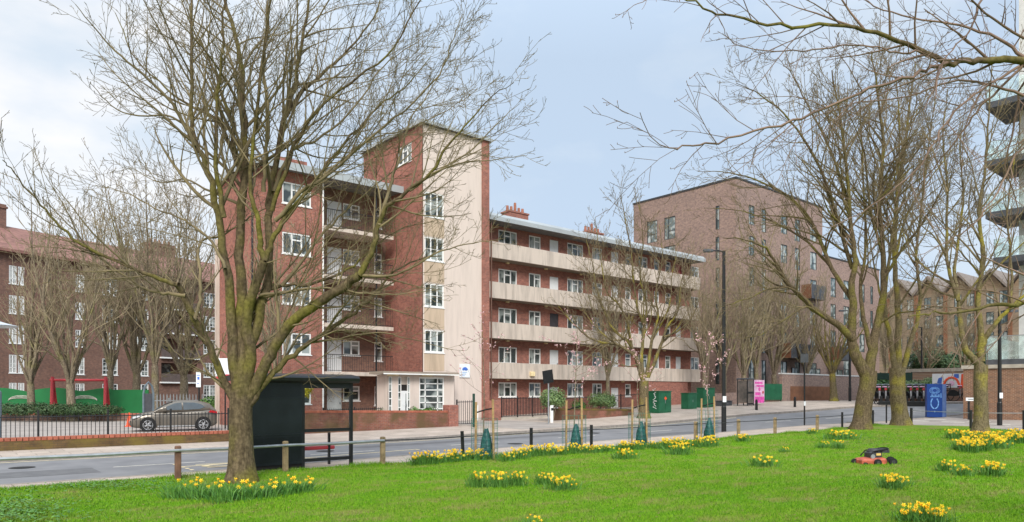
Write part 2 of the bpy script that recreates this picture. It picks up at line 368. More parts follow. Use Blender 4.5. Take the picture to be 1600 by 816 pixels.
def lawn_mat():
    m, N, L, B = new_mat('mown_grass'); tc = N.new('ShaderNodeTexCoord')
    def noise(s, d=6, r=.6, sc=None):
        n = N.new('ShaderNodeTexNoise'); n.inputs['Scale'].default_value = s; n.inputs['Detail'].default_value = d; n.inputs['Roughness'].default_value = r
        if sc:
            mp = N.new('ShaderNodeMapping'); mp.inputs['Scale'].default_value = sc; mp.inputs['Rotation'].default_value = (0, 0, R(40)); L.new(tc.outputs['Object'], mp.inputs[0]); L.new(mp.outputs[0], n.inputs['Vector'])
        else: L.new(tc.outputs['Object'], n.inputs['Vector'])
        return n.outputs['Fac']
    def ramp(f, p0, p1, c0=(0, 0, 0), c1=(1, 1, 1)):
        r = N.new('ShaderNodeValToRGB'); r.color_ramp.elements[0].position = p0; r.color_ramp.elements[1].position = p1
        r.color_ramp.elements[0].color = (*c0, 1); r.color_ramp.elements[1].color = (*c1, 1); L.new(f, r.inputs['Fac']); return r.outputs['Color']
    def mix(f, a, b):
        x = N.new('ShaderNodeMix'); x.data_type = 'RGBA'; L.new(f, x.inputs['Factor']); L.new(a, x.inputs['A'])
        if isinstance(b, tuple): x.inputs['B'].default_value = (*b, 1)
        else: L.new(b, x.inputs['B'])
        return x.outputs['Result']
    base = ramp(noise(14, 8, .7), .3, .7, (.070, .200, .005), (.165, .365, .009))
    big = ramp(noise(.45, 7, .7), .40, .62)
    c = mix(big, base, ramp(noise(20, 6, .7), .3, .7, (.15, .23, .015), (.27, .33, .045)))
    pat = ramp(noise(.8, 7, .7, (1, 2.2, 1)), .48, .66)
    c = mix(pat, c, (.26, .235, .08))
    L.new(c, B.inputs['Base Color']); B.inputs['Roughness'].default_value = .9; B.inputs['Specular IOR Level'].default_value = .15
    bp = N.new('ShaderNodeBump'); bp.inputs['Strength'].default_value = .8; bp.inputs['Distance'].default_value = .05; L.new(noise(30, 4, .8), bp.inputs['Height']); L.new(bp.outputs[0], B.inputs['Normal'])
    return m
def worn_blades(m):      # the blades share the bare, dry patches of the turf
    N = m.node_tree.nodes; L = m.node_tree.links; B = N['Principled BSDF']; old = B.inputs['Base Color'].links[0].from_socket
    tc = N.new('ShaderNodeTexCoord'); mp = N.new('ShaderNodeMapping'); mp.inputs['Scale'].default_value = (1, 2.2, 1); mp.inputs['Rotation'].default_value = (0, 0, R(40)); L.new(tc.outputs['Object'], mp.inputs[0])
    n = N.new('ShaderNodeTexNoise'); n.inputs['Scale'].default_value = .8; n.inputs['Detail'].default_value = 7; n.inputs['Roughness'].default_value = .7; L.new(mp.outputs[0], n.inputs['Vector'])
    r = N.new('ShaderNodeValToRGB'); r.color_ramp.elements[0].position = .50; r.color_ramp.elements[1].position = .66; r.color_ramp.elements[1].color = (.75, .75, .75, 1); L.new(n.outputs['Fac'], r.inputs['Fac'])
    x = N.new('ShaderNodeMix'); x.data_type = 'RGBA'; L.new(r.outputs['Color'], x.inputs['Factor']); L.new(old, x.inputs['A']); x.inputs['B'].default_value = (.26, .27, .07, 1); L.new(x.outputs['Result'], B.inputs['Base Color'])
def paving_mat(name, c1, c2, mort, w=.9, h=.6):
    m, N, L, B = new_mat(name); tc = N.new('ShaderNodeTexCoord'); bt = N.new('ShaderNodeTexBrick'); L.new(tc.outputs['Object'], bt.inputs['Vector'])
    bt.inputs['Scale'].default_value = 1; bt.inputs['Brick Width'].default_value = w; bt.inputs['Row Height'].default_value = h; bt.inputs['Mortar Size'].default_value = .012
    bt.inputs['Color1'].default_value = (*c1, 1); bt.inputs['Color2'].default_value = (*c2, 1); bt.inputs['Mortar'].default_value = (*mort, 1)
    ns = N.new('ShaderNodeTexNoise'); ns.inputs['Scale'].default_value = .8; ns.inputs['Detail'].default_value = 9; ns.inputs['Roughness'].default_value = .7; L.new(tc.outputs['Object'], ns.inputs['Vector'])
    rp = N.new('ShaderNodeValToRGB'); rp.color_ramp.elements[0].position = .3; rp.color_ramp.elements[1].position = .7; rp.color_ramp.elements[0].color = (.72, .7, .68, 1); rp.color_ramp.elements[1].color = (1.08, 1.08, 1.08, 1); L.new(ns.outputs['Fac'], rp.inputs['Fac'])
    mx = N.new('ShaderNodeMix'); mx.data_type = 'RGBA'; mx.blend_type = 'MULTIPLY'; mx.inputs['Factor'].default_value = 1; L.new(bt.outputs['Color'], mx.inputs['A']); L.new(rp.outputs['Color'], mx.inputs['B'])
    L.new(mx.outputs['Result'], B.inputs['Base Color']); B.inputs['Roughness'].default_value = .85; B.inputs['Specular IOR Level'].default_value = .25
    return m
M['lawn'] = lawn_mat()
M['blade'] = mat('grass_blade', (.04, .155, .005), .8, col2=(.21, .41, .013), scale=22, spec=.2, detail=2); worn_blades(M['blade'])
M['paving'] = paving_mat('pavement_slabs', (.54, .455, .385), (.46, .39, .33), (.26, .22, .18))
M['asphalt'] = mat('worn_asphalt', (.165, .165, .172), .85, col2=(.22, .218, .222), scale=1.1, detail=10)
M['tarmac'] = mat('pale_tarmac', (.29, .255, .23), .9, col2=(.40, .355, .315), scale=.7, detail=9)
M['earth'] = mat('plain_ground', (.13, .11, .08), .95, var=.2, scale=.3)

structure(sheet('ground', frange(-400, 500, 15), lambda p: (-300, 600), 60, lambda p, q: g(p, q) - .35, M['earth']))
def lawn_edge(p): return 17.7 + .55 * min(1, max(0, (11 - p) / 5))
def lawn_z(p, q): return g(p, q) + .03 + .025 * sin(p * .8 + q * .5) * sin(q * .9)
vs = []; qs = frange(-15, 17.7, .6); NP = 110
mb = MB()
for q in qs:
    pm = lerp_tab(TPM, q)
    for i in range(NP + 1): p = -40 + (pm + 40) * i / NP; q2 = q if q < 16 else 16 + (q - 16) * (lawn_edge(p) - 16) / 1.7; mb.v.append((p, q2, lawn_z(p, q2) - (.06 if q > 17.6 else 0)))
for j in range(len(qs) - 1):
    for i in range(NP): a = j * (NP + 1) + i; mb.f.append((a, a + 1, a + NP + 2, a + NP + 1))
lawn = structure(mb.build('lawn', M['lawn'], smooth=True))
sheet('near_pavement', frange(-60, 46, 2), lambda p: (17.3, qn_(p) - .15), 3, lambda p, q: g(p, q) - .004, M['paving'])
sheet('side_road', frange(33, 80, 1.5), lambda p: (-20, qn_(p) - .15 if p > 46 else 17.6), 16, lambda p, q: g(p, q) - .03, M['tarmac'])
sheet('road', frange(-60, 110, 1.5), lambda p: (qn_(p) - .02, qf_(p) + .02), 6, lambda p, q: g(p, q) - .12, M['asphalt'])
sheet('far_pavement', frange(-60, 110, 1.5), lambda p: (qf_(p) + .14, qf_(p) + 14), 8, lambda p, q: g(p, q), M['paving'])
def kerb(name, ps, qc, w, m):
    mb = MB()
    for a, b in zip(ps, ps[1:]):
        n = len(mb.v)
        for p in (a, b):
            q = qc(p); z = g(p, q); mb.v += [(p, q, z - .2), (p, q, z + .006), (p, q + w, z + .006), (p, q + w, z - .2)]
        for i in range(3): mb.f.append((n + i, n + 4 + i, n + 5 + i, n + 1 + i))
    return structure(mb.build(name, m))
kerb('near_kerb', frange(-60, 110, 1.5), lambda p: qn_(p) - .16, .16, M['kerb'])
kerb('far_kerb', frange(-60, 110, 1.5), lambda p: qf_(p), .16, M['kerb'])
def stripe(mb, p0, p1, q0f, w, dz):
    for a, b in zip(frange(p0, p1, 1.5), frange(p0, p1, 1.5)[1:]):
        P = [(a, q0f(a)), (b, q0f(b)), (b, q0f(b) + w), (a, q0f(a) + w)]
        mb.quad(*[(p, q, g(p, q) - .12 + dz) for p, q in P])
mk = MB(); stripe(mk, -60, 42, lambda p: qf_(p) - .35, .1, .006); stripe(mk, -60, 5, lambda p: qn_(p) + .25, .1, .006); stripe(mk, 15, 40, lambda p: qn_(p) + .25, .1, .006)
structure(mk.build('yellow_road_lines', M['yellow_line']))
mk = MB()
for i in range(-8, 12): stripe(mk, i * 6 - 1.5, i * 6 + 1.0, lambda p: (qf_(p) + qn_(p)) / 2, .1, .006)
structure(mk.build('white_centre_line', M['white_line']))
def text_mesh(name, body, size, m, parent=None, loc=(0, 0, 0), rot=(0, 0, 0), ext=.002, sx=1):
    cu = bpy.data.curves.new(name, 'FONT'); cu.body = body; cu.size = size; cu.extrude = ext; cu.align_x = 'CENTER'; cu.align_y = 'CENTER'
    tmp = bpy.data.objects.new('tmp', cu); C.objects.link(tmp); bpy.context.view_layer.update()
    me = bpy.data.meshes.new_from_object(tmp.evaluated_get(bpy.context.evaluated_depsgraph_get())); bpy.data.objects.remove(tmp)
    me.materials.clear(); me.materials.append(m)
    o = put(name, me, parent, loc); o.rotation_euler = rot; o.scale = (sx, 1, 1); return o
# bus stop cage and lettering on the near lane, read from the road
mk = MB(); stripe(mk, 6.0, 14.5, lambda p: qn_(p) + 2.35, .1, .006); stripe(mk, 6.0, 14.5, lambda p: qn_(p) + .28, .1, .006)
for pp in (6.0, 14.4):
    for k in range(5): mk.quad(*[(p, q, g(p, q) - .114) for p, q in ((pp, 20.7 + k * .4), (pp + .1, 20.7 + k * .4), (pp + .1, 20.9 + k * .4), (pp, 20.9 + k * .4))])
structure(mk.build('bus_stop_marking', M['yellow_line']))
o = text_mesh('bus_stop_lettering', 'BUS\nSTOP', .85, M['yellow_line'], None, (8.3, 21.7, g(8.3, 21.7) - .113), (0, 0, R(-90)), 0); o.scale = (1, 2.6, 1); structure(o)
# give way dashes on the side road
mk = MB()
for (x, y) in ((1436, 657), (1462, 655), (1490, 659), (1530, 658), (1560, 662), (1592, 666)):
    c = gp(x, y); mk.quad(*[(c.x + a, c.y + b, g(c.x + a, c.y + b) - .02) for a, b in ((-.25, -.6), (.05, -.6), (.05, .6), (-.25, .6))])
structure(mk.build('give_way_marking', M['white_line']))
M['patch'] = mat('darker_asphalt_patch', (.115, .115, .12), .9, col2=(.15, .15, .152), scale=3, detail=9)
def ground_patch(name, p0, p1, q0, q1, m, dz=.004):
    mb = MB()
    for a, b in zip(frange(p0, p1, 1), frange(p0, p1, 1)[1:]): mb.quad(*[(p, q, g(p, q) - .12 + dz) for p, q in ((a, q0), (b, q0), (b, q1), (a, q1))])
    return structure(mb.build(name, m))
ground_patch('trench_patch', 13, 24, 24.2, 24.9, M['patch']); ground_patch('road_repair', 1.5, 4, 21.6, 22.9, M['patch']); ground_patch('road_repair', 27, 31, 21.5, 22.4, M['patch'])
for p_, q_ in ((2.5, 24.0), (11.5, 23.9), (19, 22.2), (26, 24.4), (35, 23.5)): structure(MB().disc((p_, q_, g(p_, q_) - .112), .32, 'z', 16).build('manhole_cover', M['rubber']))
# car park surface, behind its wall
sheet('car_park', frange(-45, -9, 3)[:-1] + frange(-9, 13.8, 1.2), lambda p: (28.9 if p < 9.6 else 31.6, 60), 10, lambda p, q: .22, M['tarmac'])
# driveway between tower and long block gardens
dp0, dp1 = PX(745, 30), PX(858, 30)
sheet('driveway', frange(dp0 + .6, dp1, 1), lambda p: (27.0, 38), 6, lambda p, q: g(p, q) + .006, M['tarmac'])

# ------------------------------------------------------------------ windows
_wc = {}
def window_meshes(w, h, style):
    key = (round(w, 1), round(h, 1), style)
    if key in _wc: return _wc[key]
    w, h = key[0], key[1]; f = MB(); t = .075; d0, d1 = -.05, .05
    fm, pm = M['white'], M['pane']
    if style == 'slim': t = .035
    if style in ('new', 'newdoor'): t = .06; fm = M['frame_dark']; pm = M['pane_new']
    f.box(0, t, d0, d1, 0, h); f.box(w - t, w, d0, d1, 0, h); f.box(t, w - t, d0, d1, 0, t); f.box(t, w - t, d0, d1, h - t, h)
    mt = .055
    def vbar(x, z0=t, z1=h - t, b=mt): f.box(x - b / 2, x + b / 2, d0 + .01, d1 - .01, z0, z1)
    def hbar(z, x0=t, x1=w - t, b=mt): f.box(x0, x1, d0 + .01, d1 - .01, z - b / 2, z + b / 2)
    if style == 'casement':
        n = 3 if w > 1.35 else 2
        if w < .75: n = 1
        for i in range(1, n): vbar(w * i / n, b=.09)
        for i in range(n):
            if (n == 3 and i == 1) or (n == 2 and i == 1) or n == 1: hbar(h * .68, w * i / n + t * .6, w * (i + 1) / n - t * .6, .08)
    elif style == 'stair':
        for i in (1, 2): vbar(w * i / 3, b=.07)
        for i in range(3): hbar(h * .5, w * i / 3 + .04, w * (i + 1) / 3 - .04, .03)
    elif style == 'grid':
        vbar(w * .25); vbar(w * .75)
        for i in range(1, 6): hbar(h * i / 6, b=.06)
    elif style == 'slim':
        for i in range(1, 6): hbar(h * i / 6, b=.05)
    elif style == 'sash':
        vbar(w / 2, b=.12); hbar(h * .3, b=.07)
        for i in (.25, .75): vbar(w * i, b=.025)
        for i in (.52, .76): hbar(h * i, b=.025)
    elif style == 'new': vbar(w * .36); hbar(h * .38, w * .36, w - t)
    elif style == 'newdoor':
        n = max(2, int(w / .8))
        for i in range(1, n): vbar(w * i / n)
    f.box(-.05, w + .05, -.12, d0, -.06, 0) if style not in ('new', 'newdoor') else None
    p = MB().box(t * .5, w - t * .5, 0, .02, t * .5, h - t * .5)
    _wc[key] = (f.mesh('window', fm), p.mesh('pane', pm)); return _wc[key]
def win(parent, off, x0, x1, z0, z1, q, style='casement', face='S'):
    """window filling [x0,x1]x[z0,z1] in a wall whose outer face is at q; face S looks along -Y, face L looks along -X (x0,x1 are then Y values, q is X)"""
    fm, pm = window_meshes(x1 - x0, z1 - z0, style)
    w0 = round(x1 - x0, 1)
    if face == 'S': loc = (x0 - off[0], q + .07 - off[1], z0 - off[2]); rz = 0
    else: loc = (q + .07 - off[0], x1 - off[1], z0 - off[2]); rz = R(-90)
    o = put('window', fm, parent, loc, rz); o.scale = ((x1 - x0) / max(.1, round(x1 - x0, 1)), 1, (z1 - z0) / round(z1 - z0, 1))
    put('pane', pm, o, (0, 0, 0)); return o
def wall(mb, x0, x1, z0, z1, q, holes, depth=.14, face='S'):
    """wall face with real openings and reveals"""
    xs = sorted({x0, x1, *[h[0] for h in holes], *[h[1] for h in holes]}); zs = sorted({z0, z1, *[h[2] for h in holes], *[h[3] for h in holes]})
    xs = [x for x in xs if x0 <= x <= x1]; zs = [z for z in zs if z0 <= z <= z1]
    def P(x, d, z): return (x, q + d, z) if face == 'S' else (q + d, x, z)
    def Q(a, b, c, d): mb.quad(a, b, c, d) if face == 'S' else mb.quad(d, c, b, a)
    for i in range(len(xs) - 1):
        j = 0
        while j < len(zs) - 1:
            cx = (xs[i] + xs[i + 1]) / 2
            def solid(j): cz = (zs[j] + zs[j + 1]) / 2; return not any(h[0] < cx < h[1] and h[2] < cz < h[3] for h in holes)
            if not solid(j): j += 1; continue
            k = j
            while k < len(zs) - 1 and solid(k): k += 1
            Q(P(xs[i], 0, zs[j]), P(xs[i + 1], 0, zs[j]), P(xs[i + 1], 0, zs[k]), P(xs[i], 0, zs[k])); j = k
    for a, b, c, d in holes:
        Q(P(a, 0, c), P(a, depth, c), P(a, depth, d), P(a, 0, d)); Q(P(b, depth, c), P(b, 0, c), P(b, 0, d), P(b, depth, d))
        Q(P(a, 0, c), P(b, 0, c), P(b, depth, c), P(a, depth, c)); Q(P(a, depth, d), P(b, depth, d), P(b, 0, d), P(a, 0, d))
    return mb
def door(parent, off, x0, x1, z0, z1, q, m, name='door', glass=False):
    d = MB().box(x0, x1, q + .04, q + .09, z0, z1)
    for i in range(2):
        for j in range(2):
            a = x0 + (x1 - x0) * (.14 + .4 * i); b = a + (x1 - x0) * .32; c = z0 + (z1 - z0) * (.08 + .46 * j); e = c + (z1 - z0) * .36
            d.box(a, b, q + .03, q + .04, c, e)
    o = d.build(name, m, parent, off=off)
    MB().box(x1 - .14, x1 - .08, q - .02, q + .03, z0 + .95, z0 + 1.08).build('door_handle', M['zinc'], o, off=off); return o

# ------------------------------------------------------------------ the estate block
L0 = 3.05; DL = 2.8                                        # underside of first gallery, storey height
QT, QL, QG, QW = 35.8, 38.6, 38.9, 39.75                  # planes: tower front, left wing, gallery parapets, gallery wall
OFF = (PX(660, QT), QT, 0.0)
bl = T('apartment_block', 'five storey red brick apartment block with cream stair tower and long cream gallery parapets', 'building', OFF)
def part(mb, name, m, parent=bl, off=OFF, **k): return mb.build(name, m, parent, off=off, **k)
tx0, tx1 = PX(660, QT), PX(762, QT); tb = 42.9; TZ = 18.0
# tower: brick side with window, cream front, brick edge strip
wy0, wy1 = onp(643, tx0)[0], onp(622, tx0)[0]
mb = MB(); side_h = [(min(wy0, wy1), max(wy0, wy1), 16.1, 17.2)]
wall(mb, QT, tb, -.3, TZ, tx0, side_h, face='L')
mb.quad((tx1, QT, -.3), (tx1, tb, -.3), (tx1, tb, TZ), (tx1, QT, TZ)); mb.quad((tx1, tb, -.3), (tx0, tb, -.3), (tx0, tb, TZ), (tx1, tb, TZ))
part(mb, 'tower_side_wall', M['brick'])
win(bl, OFF, side_h[0][0], side_h[0][1], 16.1, 17.2, tx0, 'casement', 'L')
sx = PX(752, QT)
tw0, tw1 = PX(662, QT) + .05, PX(693, QT); rows = [(302, 340), (372, 408), (444, 480), (516, 551)]
hs = [(tw0, tw1, ZY(678, b, QT), ZY(678, a, QT)) for a, b in rows]
mb = MB(); wall(mb, tx0 + .02, sx, -.3, TZ - .05, QT - .03, hs, .16); part(mb, 'tower_front_wall', M['cream'])
part(MB().box(sx, tx1 + .05, QT - .12, QT + .3, -.3, TZ), 'brick_pier', M['brick'])
for h in hs: win(bl, OFF, *h, QT - .03, 'stair')
for a, b in zip(hs, hs[1:]): part(MB().box(tw0 - .03, tw1 + .03, QT - .045, QT - .032, b[3] + .07, a[2] - .08), 'spandrel_panel', M['spandrel'])
part(MB().box(tw0 - .03, tw1 + .03, QT - .045, QT - .032, 3.35, hs[3][2] - .08), 'spandrel_panel', M['spandrel'])
part(MB().box(tx0 - .18, tx1 + .2, QT - .25, tb + .2, TZ, TZ + .14), 'tower_roof', M['roofing'])
part(MB().box(tx0 - .2, tx1 + .22, QT - .28, QT - .25, TZ - .02, TZ + .17), 'roof_edge', M['fascia'])
part(MB().box(tx0 - .22, tx0 - .19, QT - .25, tb + .2, TZ - .02, TZ + .17), 'roof_edge', M['fascia'])
# entrance lobby with canopy
ex0, ex1 = PX(600, 34.6), PX(714, 34.6); q = 34.6
zc = 3.05
mb = MB(); eh = [(PX(622, q), PX(641, q), .35, zc - .12), (PX(655, q), PX(694, q), .75, zc - .12), (PX(607.5, q), PX(613, q), .5, zc - .12)]
wall(mb, PX(606, q), PX(710, q), -.2, zc, q, eh, .15); mb.box(PX(710, q) - .02, PX(710, q), q, QT - .03, -.2, zc); mb.box(PX(606, q), PX(606, q) + .02, q, QT, -.2, zc); part(mb, 'lobby_wall', M['cream'])
win(bl, OFF, *eh[1], q, 'grid'); win(bl, OFF, *eh[2], q, 'slim')
win(bl, OFF, eh[0][0], eh[0][0] + .22, eh[0][2], eh[0][3], q, 'slim'); win(bl, OFF, eh[0][1] - .16, eh[0][1], eh[0][2], eh[0][3], q, 'slim')
part(MB().box(eh[0][0] + .22, eh[0][1] - .16, q + .08, q + .12, 2.5, eh[0][3]), 'fanlight_panel', M['cream2']); part(MB().box(eh[0][0] + .22, eh[0][1] - .16, q + .09, q + .11, 2.15, 2.5), 'fanlight', M['dark']); part(MB().box(eh[0][0] + .55, eh[0][1] - .3, q + .02, q + .03, .9, 2.0), 'door_glass', M['pane'])
door(bl, OFF, eh[0][0] + .22, eh[0][1] - .16, .35, 2.15, q, M['door_white'])
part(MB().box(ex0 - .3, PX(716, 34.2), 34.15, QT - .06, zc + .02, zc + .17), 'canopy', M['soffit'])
part(MB().box(ex0 - .3, PX(716, 34.2), 34.12, 34.145, zc + .0, zc + .06), 'canopy_trim', M['white'])
for xx in (606, 660): part(MB().box(PX(xx, 34.4), PX(xx, 34.4) + .7, 34.4, 34.5, zc - .07, zc + .015), 'canopy_light', M['bulb'])
# notice board on the tower front
nx0, nx1 = PX(717, QT), PX(733, QT)
nb = tag(MB().box(nx0, nx1, QT - .09, QT - .05, ZY(725, 590, QT), ZY(725, 569, QT)).build('notice_board', M['sign_white']), 'white notice board with a blue emblem high on the cream tower wall', 'sign')
zc_ = ZY(725, 577, QT); cx = (nx0 + nx1) / 2
mb = MB(); mb.prism([(cx - .22, zc_), (cx - .1, zc_ + .1), (cx + .02, zc_ + .13), (cx + .13, zc_ + .1), (cx + .24, zc_ - .02), (cx + .1, zc_ - .1), (cx - .06, zc_ - .06), (cx - .14, zc_ - .1)], 'y', QT - .1, QT - .092)
mb.build('blue_emblem', M['sign_blue'], nb)
mb = MB(); 
for k in range(3): mb.box(cx - .2, cx + .15 - k * .08, QT - .096, QT - .092, zc_ - .22 - k * .1, zc_ - .19 - k * .1)
mb.build('lettering', M['blue_light'], nb)
# left wing
lx0, lxd, lx1 = PX(391, QL), PX(504, QL), PX(612, QL); LZ = 14.4; LBK = QL + 5.1
hl = []
for k in range(5):
    z0 = .3 + k * DL + 1.1
    for a, b in ((441, 486),): hl.append((PX(a, QL), PX(b, QL), z0, z0 + 1.2))
mb = MB(); wall(mb, lx0, lxd, -.3, LZ, QL, hl)
mb.quad((lx0, LBK, -.3), (lx0, QL, -.3), (lx0, QL, LZ), (lx0, LBK, LZ)); mb.quad((tx0, LBK, -.3), (lx0, LBK, -.3), (lx0, LBK, LZ), (tx0, LBK, LZ))
mb.quad((lxd, QL, -.3), (lxd, QL + 1.5, -.3), (lxd, QL + 1.5, LZ), (lxd, QL, LZ)); part(mb, 'left_wing_wall', M['brick'])
for h in hl: win(bl, OFF, *h, QL, 'casement')
qr = QL + 1.5; hr = []; dr = []
for k in range(5):
    zf = .35 + k * DL
    dr.append((PX(511, qr), PX(534, qr), zf + .05, zf + 2.1)); hr.append((PX(536, qr), PX(562, qr), zf + 1.2, zf + 2.1)); hr.append((PX(585, qr), PX(597, qr), zf + .9, zf + 2.1))
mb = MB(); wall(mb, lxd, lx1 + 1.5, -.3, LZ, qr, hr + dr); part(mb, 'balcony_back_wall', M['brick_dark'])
for h in hr: win(bl, OFF, *h, qr, 'casement')
for h in dr: door(bl, OFF, h[0], h[1], h[2], h[3], qr, M['door_white'])
for k in range(4):
    z = L0 + k * DL
    part(MB().box(lxd + .02, lx1 - .02, QL - .25, qr - .01, z, z + .22), 'balcony_slab', M['cream2'])
    mb = MB(); n = int((lx1 - lxd) / .12)
    for i in range(n + 1): x = lxd + .06 + (lx1 - lxd - .14) * i / n; mb.box(x - .008, x + .008, QL - .2, QL - .185, z + .24, z + 1.2)
    mb.box(lxd + .03, lx1 - .03, QL - .215, QL - .17, z + 1.2, z + 1.24); mb.box(lxd + .03, lx1 - .03, QL - .21, QL - .175, z + .28, z + .31)
    part(mb, 'balcony_railing', M['rail_black'])
part(MB().cyl((PX(587, QL), QL - .1, 0), .05, LZ, 8), 'downpipe', M['black'])
part(MB().cyl((lxd + .0, QL - .07, 0), .05, LZ, 8), 'downpipe', M['white'])
part(MB().box(lx0 - .2, tx0 - .01, QL - .7, LBK + .2, LZ, LZ + .16), 'left_wing_roof', M['roofing'])
part(MB().box(lx0 - .22, tx0 - .01, QL - .74, QL - .70, LZ - .12, LZ + .3), 'fascia', M['fascia'])
part(MB().box(lx0 - .24, lx0 - .2, QL - .7, LBK + .2, LZ - .12, LZ + .3), 'fascia', M['fascia'])
part(MB().box(PX(458, 42) - .9, PX(458, 42) + .9, 42, 43.2, LZ + .1, LZ + 1.9), 'chimney', M['brick'])
part(MB().box(lx0 - .22, lx0 - .01, LBK - .2, LBK + .0, -.2, LZ - 3.3), 'white_corner_trim', M['cream2'])
part(MB().cyl((lx0 + .08, QL - .07, 0), .05, LZ - .2, 8), 'downpipe', M['black'])
# long gallery wing
gx0, gx1 = tx1 + .02, PX(1092, QG); GZ = 13.98
cols = [(779, 807.6, 'w'), (826.7, 844.7, 'w'), (859, 872.7, 'd'), (886.6, 911, 'w'), (925.6, 940.7, 'w'), (955, 966.4, 'd'), (977, 985.5, 'w'), (997.6, 1011.6, 'w'), (1022, 1029.6, 'w'), (1039.5, 1047.6, 'w'), (1056, 1064, 'd'), (1079, 1092, 'w')]
hw = []; hd = []
for k in range(5):
    zf = .35 if k == 0 else L0 + (k - 1) * DL + .15
    for a, b, t in cols:
        if k == 0 and a > 1000: continue
        x0, x1 = PX(a, QW), PX(b, QW)
        if t == 'w': hw.append((x0, x1, zf + .97 if k else 1.75, zf + 2.15 if k else 2.8))
        else: hd.append((x0, x1, zf + .05, zf + 2.12, k, a))
mb = MB(); wall(mb, gx0, gx1, -.3, GZ, QW, hw + [h[:4] for h in hd]); mb.quad((gx1, QW, -.3), (gx1, QW + 8, -.3), (gx1, QW + 8, GZ), (gx1, QW, GZ)); mb.quad((gx1, QW + 8, -.3), (gx0, QW + 8, -.3), (gx0, QW + 8, GZ), (gx1, QW + 8, GZ))
part(mb, 'gallery_wall', M['brick'])
for h in hw: win(bl, OFF, *h, QW, 'casement')
rd = random.Random(3)
M['door_dark'] = mat('dark_door_paint', (.05, .045, .05), .5); M['door_red'] = mat('dull_red_door_paint', (.35, .05, .06), .5)
for h in hd:
    m = M['door_white'] if (h[4] + int(h[5])) % 3 else M['door_dark']
    if h[5] > 1050 and h[4] == 4: m = M['door_red']
    door(bl, OFF, *h[:4], QW, m)
for k in range(4):
    z = L0 + k * DL
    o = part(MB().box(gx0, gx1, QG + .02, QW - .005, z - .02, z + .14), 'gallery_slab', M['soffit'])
    part(MB().box(gx0, gx1 + .05, QG - .12, QG + .015, z, z + 1.12), 'gallery_parapet', M['cream2'])
    mb = MB()
    for xx in (790, 850, 905, 970, 1035): mb.box(PX(xx, QW) - .12, PX(xx, QW) + .12, QW - .3, QW - .15, z - .12, z - .03)
    part(mb, 'gallery_light', M['bulb'])
part(MB().box(gx0, gx1 + .3, QG - .45, QW + 8.3, GZ, GZ + .12), 'gallery_roof', M['roofing'])
o = part(MB().prism([(QG - .5, GZ - .02), (QG - .5, GZ + .28), (QG - .3, GZ + .5), (QG - .25, GZ + .12), (QG - .44, GZ - .02)], 'x', gx0, gx1 + .32), 'gutter_fascia', M['fascia'])
part(MB().box(gx0, gx1, QG - .25, QG + .4, GZ + .12, GZ + .42), 'roof_upstand', M['fascia'])
bx0 = PX(1008, QG)
part(MB().box(bx0, PX(1074, QG), QG - .05, QW, -.3, L0 - .01), 'ground_floor_infill', M['brick'])
for cxp, qq, zt in ((811, 43.5, 17.3), (931, 43.5, 17.0)):
    x = PX(cxp, qq); c = part(MB().box(x - 1.0, x + 1.0, qq, qq + 1.0, GZ, zt - .7).box(x - 1.06, x + 1.06, qq - .06, qq + 1.06, zt - .85, zt - .72), 'chimney', M['brick'])
    mb = MB()
    for i in range(5): mb.cyl((x - .8 + i * .4, qq + .5, zt - .71), .13, .45 + (.35 if i == 2 else 0), 8, r2=.1)
    part(mb, 'chimney_pots', M['pots'], c)
part(MB().cyl((PX(767, QG - .2), QG - .25, .2), .05, 13.6, 8), 'downpipe', M['brick_dark'])
part(MB().box(PX(829, QG) - .2, PX(829, QG) + .2, QG - .28, QG - .125, ZY(829, 588, QG), ZY(829, 581, QG)), 'flood_light', M['bulb'])

# ------------------------------------------------------------------ new brown brick building
cp = PX(1150, 38.1); nq = 38.1; NZ = 22.4; OF2 = (cp, nq, 0)
nbd = T('apartment_building', 'tall purple brown brick building with flat roof and dark framed windows behind bare trees', 'building', OF2)
ne = PX(1285, nq); ne2 = PX(1374, nq + .6); nb_ = 50.6
def part2(mb, name, m, parent=nbd): return mb.build(name, m, parent, off=OF2)
hL = []
for a, b in ((1011, 1027), (1038, 1055), (1118, 1124)):
    y0, y1 = sorted((onp(a, cp)[0], onp(b, cp)[0]))
    for k in range(6): zt = ZTOP = 20.2 - k * 3.0; hL.append((y0, y1, zt - 2.3, zt))
mb = MB(); wall(mb, nq, nb_, -.3, NZ, cp, hL, .2, 'L')
hF = []
for i, (a, b) in enumerate(((1170, 1179), (1190, 1197), (1220, 1230), (1242, 1250), (1266, 1276))):
    for k in range(6):
        zt = 20.3 - k * 3.0 - (0.0 if i % 2 else .0); h = 2.3 if i % 2 else 1.9
        hF.append((PX(a, nq), PX(b, nq), zt - h, zt))
wall(mb, cp, ne, -.3, NZ, nq, hF, .2)
mb.quad((ne, nq, -.3), (ne, nb_, -.3), (ne, nb_, NZ), (ne, nq, NZ)); mb.quad((ne, nb_, -.3), (cp, nb_, -.3), (cp, nb_, NZ), (ne, nb_, NZ)); part2(mb, 'main_wall', M['brick_new'])
for h in hL: win(nbd, OF2, *h, cp, 'new', 'L')
for h in hF: win(nbd, OF2, *h, nq, 'new')
part2(MB().box(cp - .06, ne + .06, nq - .06, nb_ + .06, NZ, NZ + .18), 'parapet_coping', M['frame_dark'])
hE = []
for a, b in ((1298, 1306), (1318, 1327), (1343, 1351), (1360, 1364)):
    for k in range(5): hE.append((PX(a, nq + .6), PX(b, nq + .6), 15.2 - k * 3.0 - 2.2, 15.2 - k * 3.0))
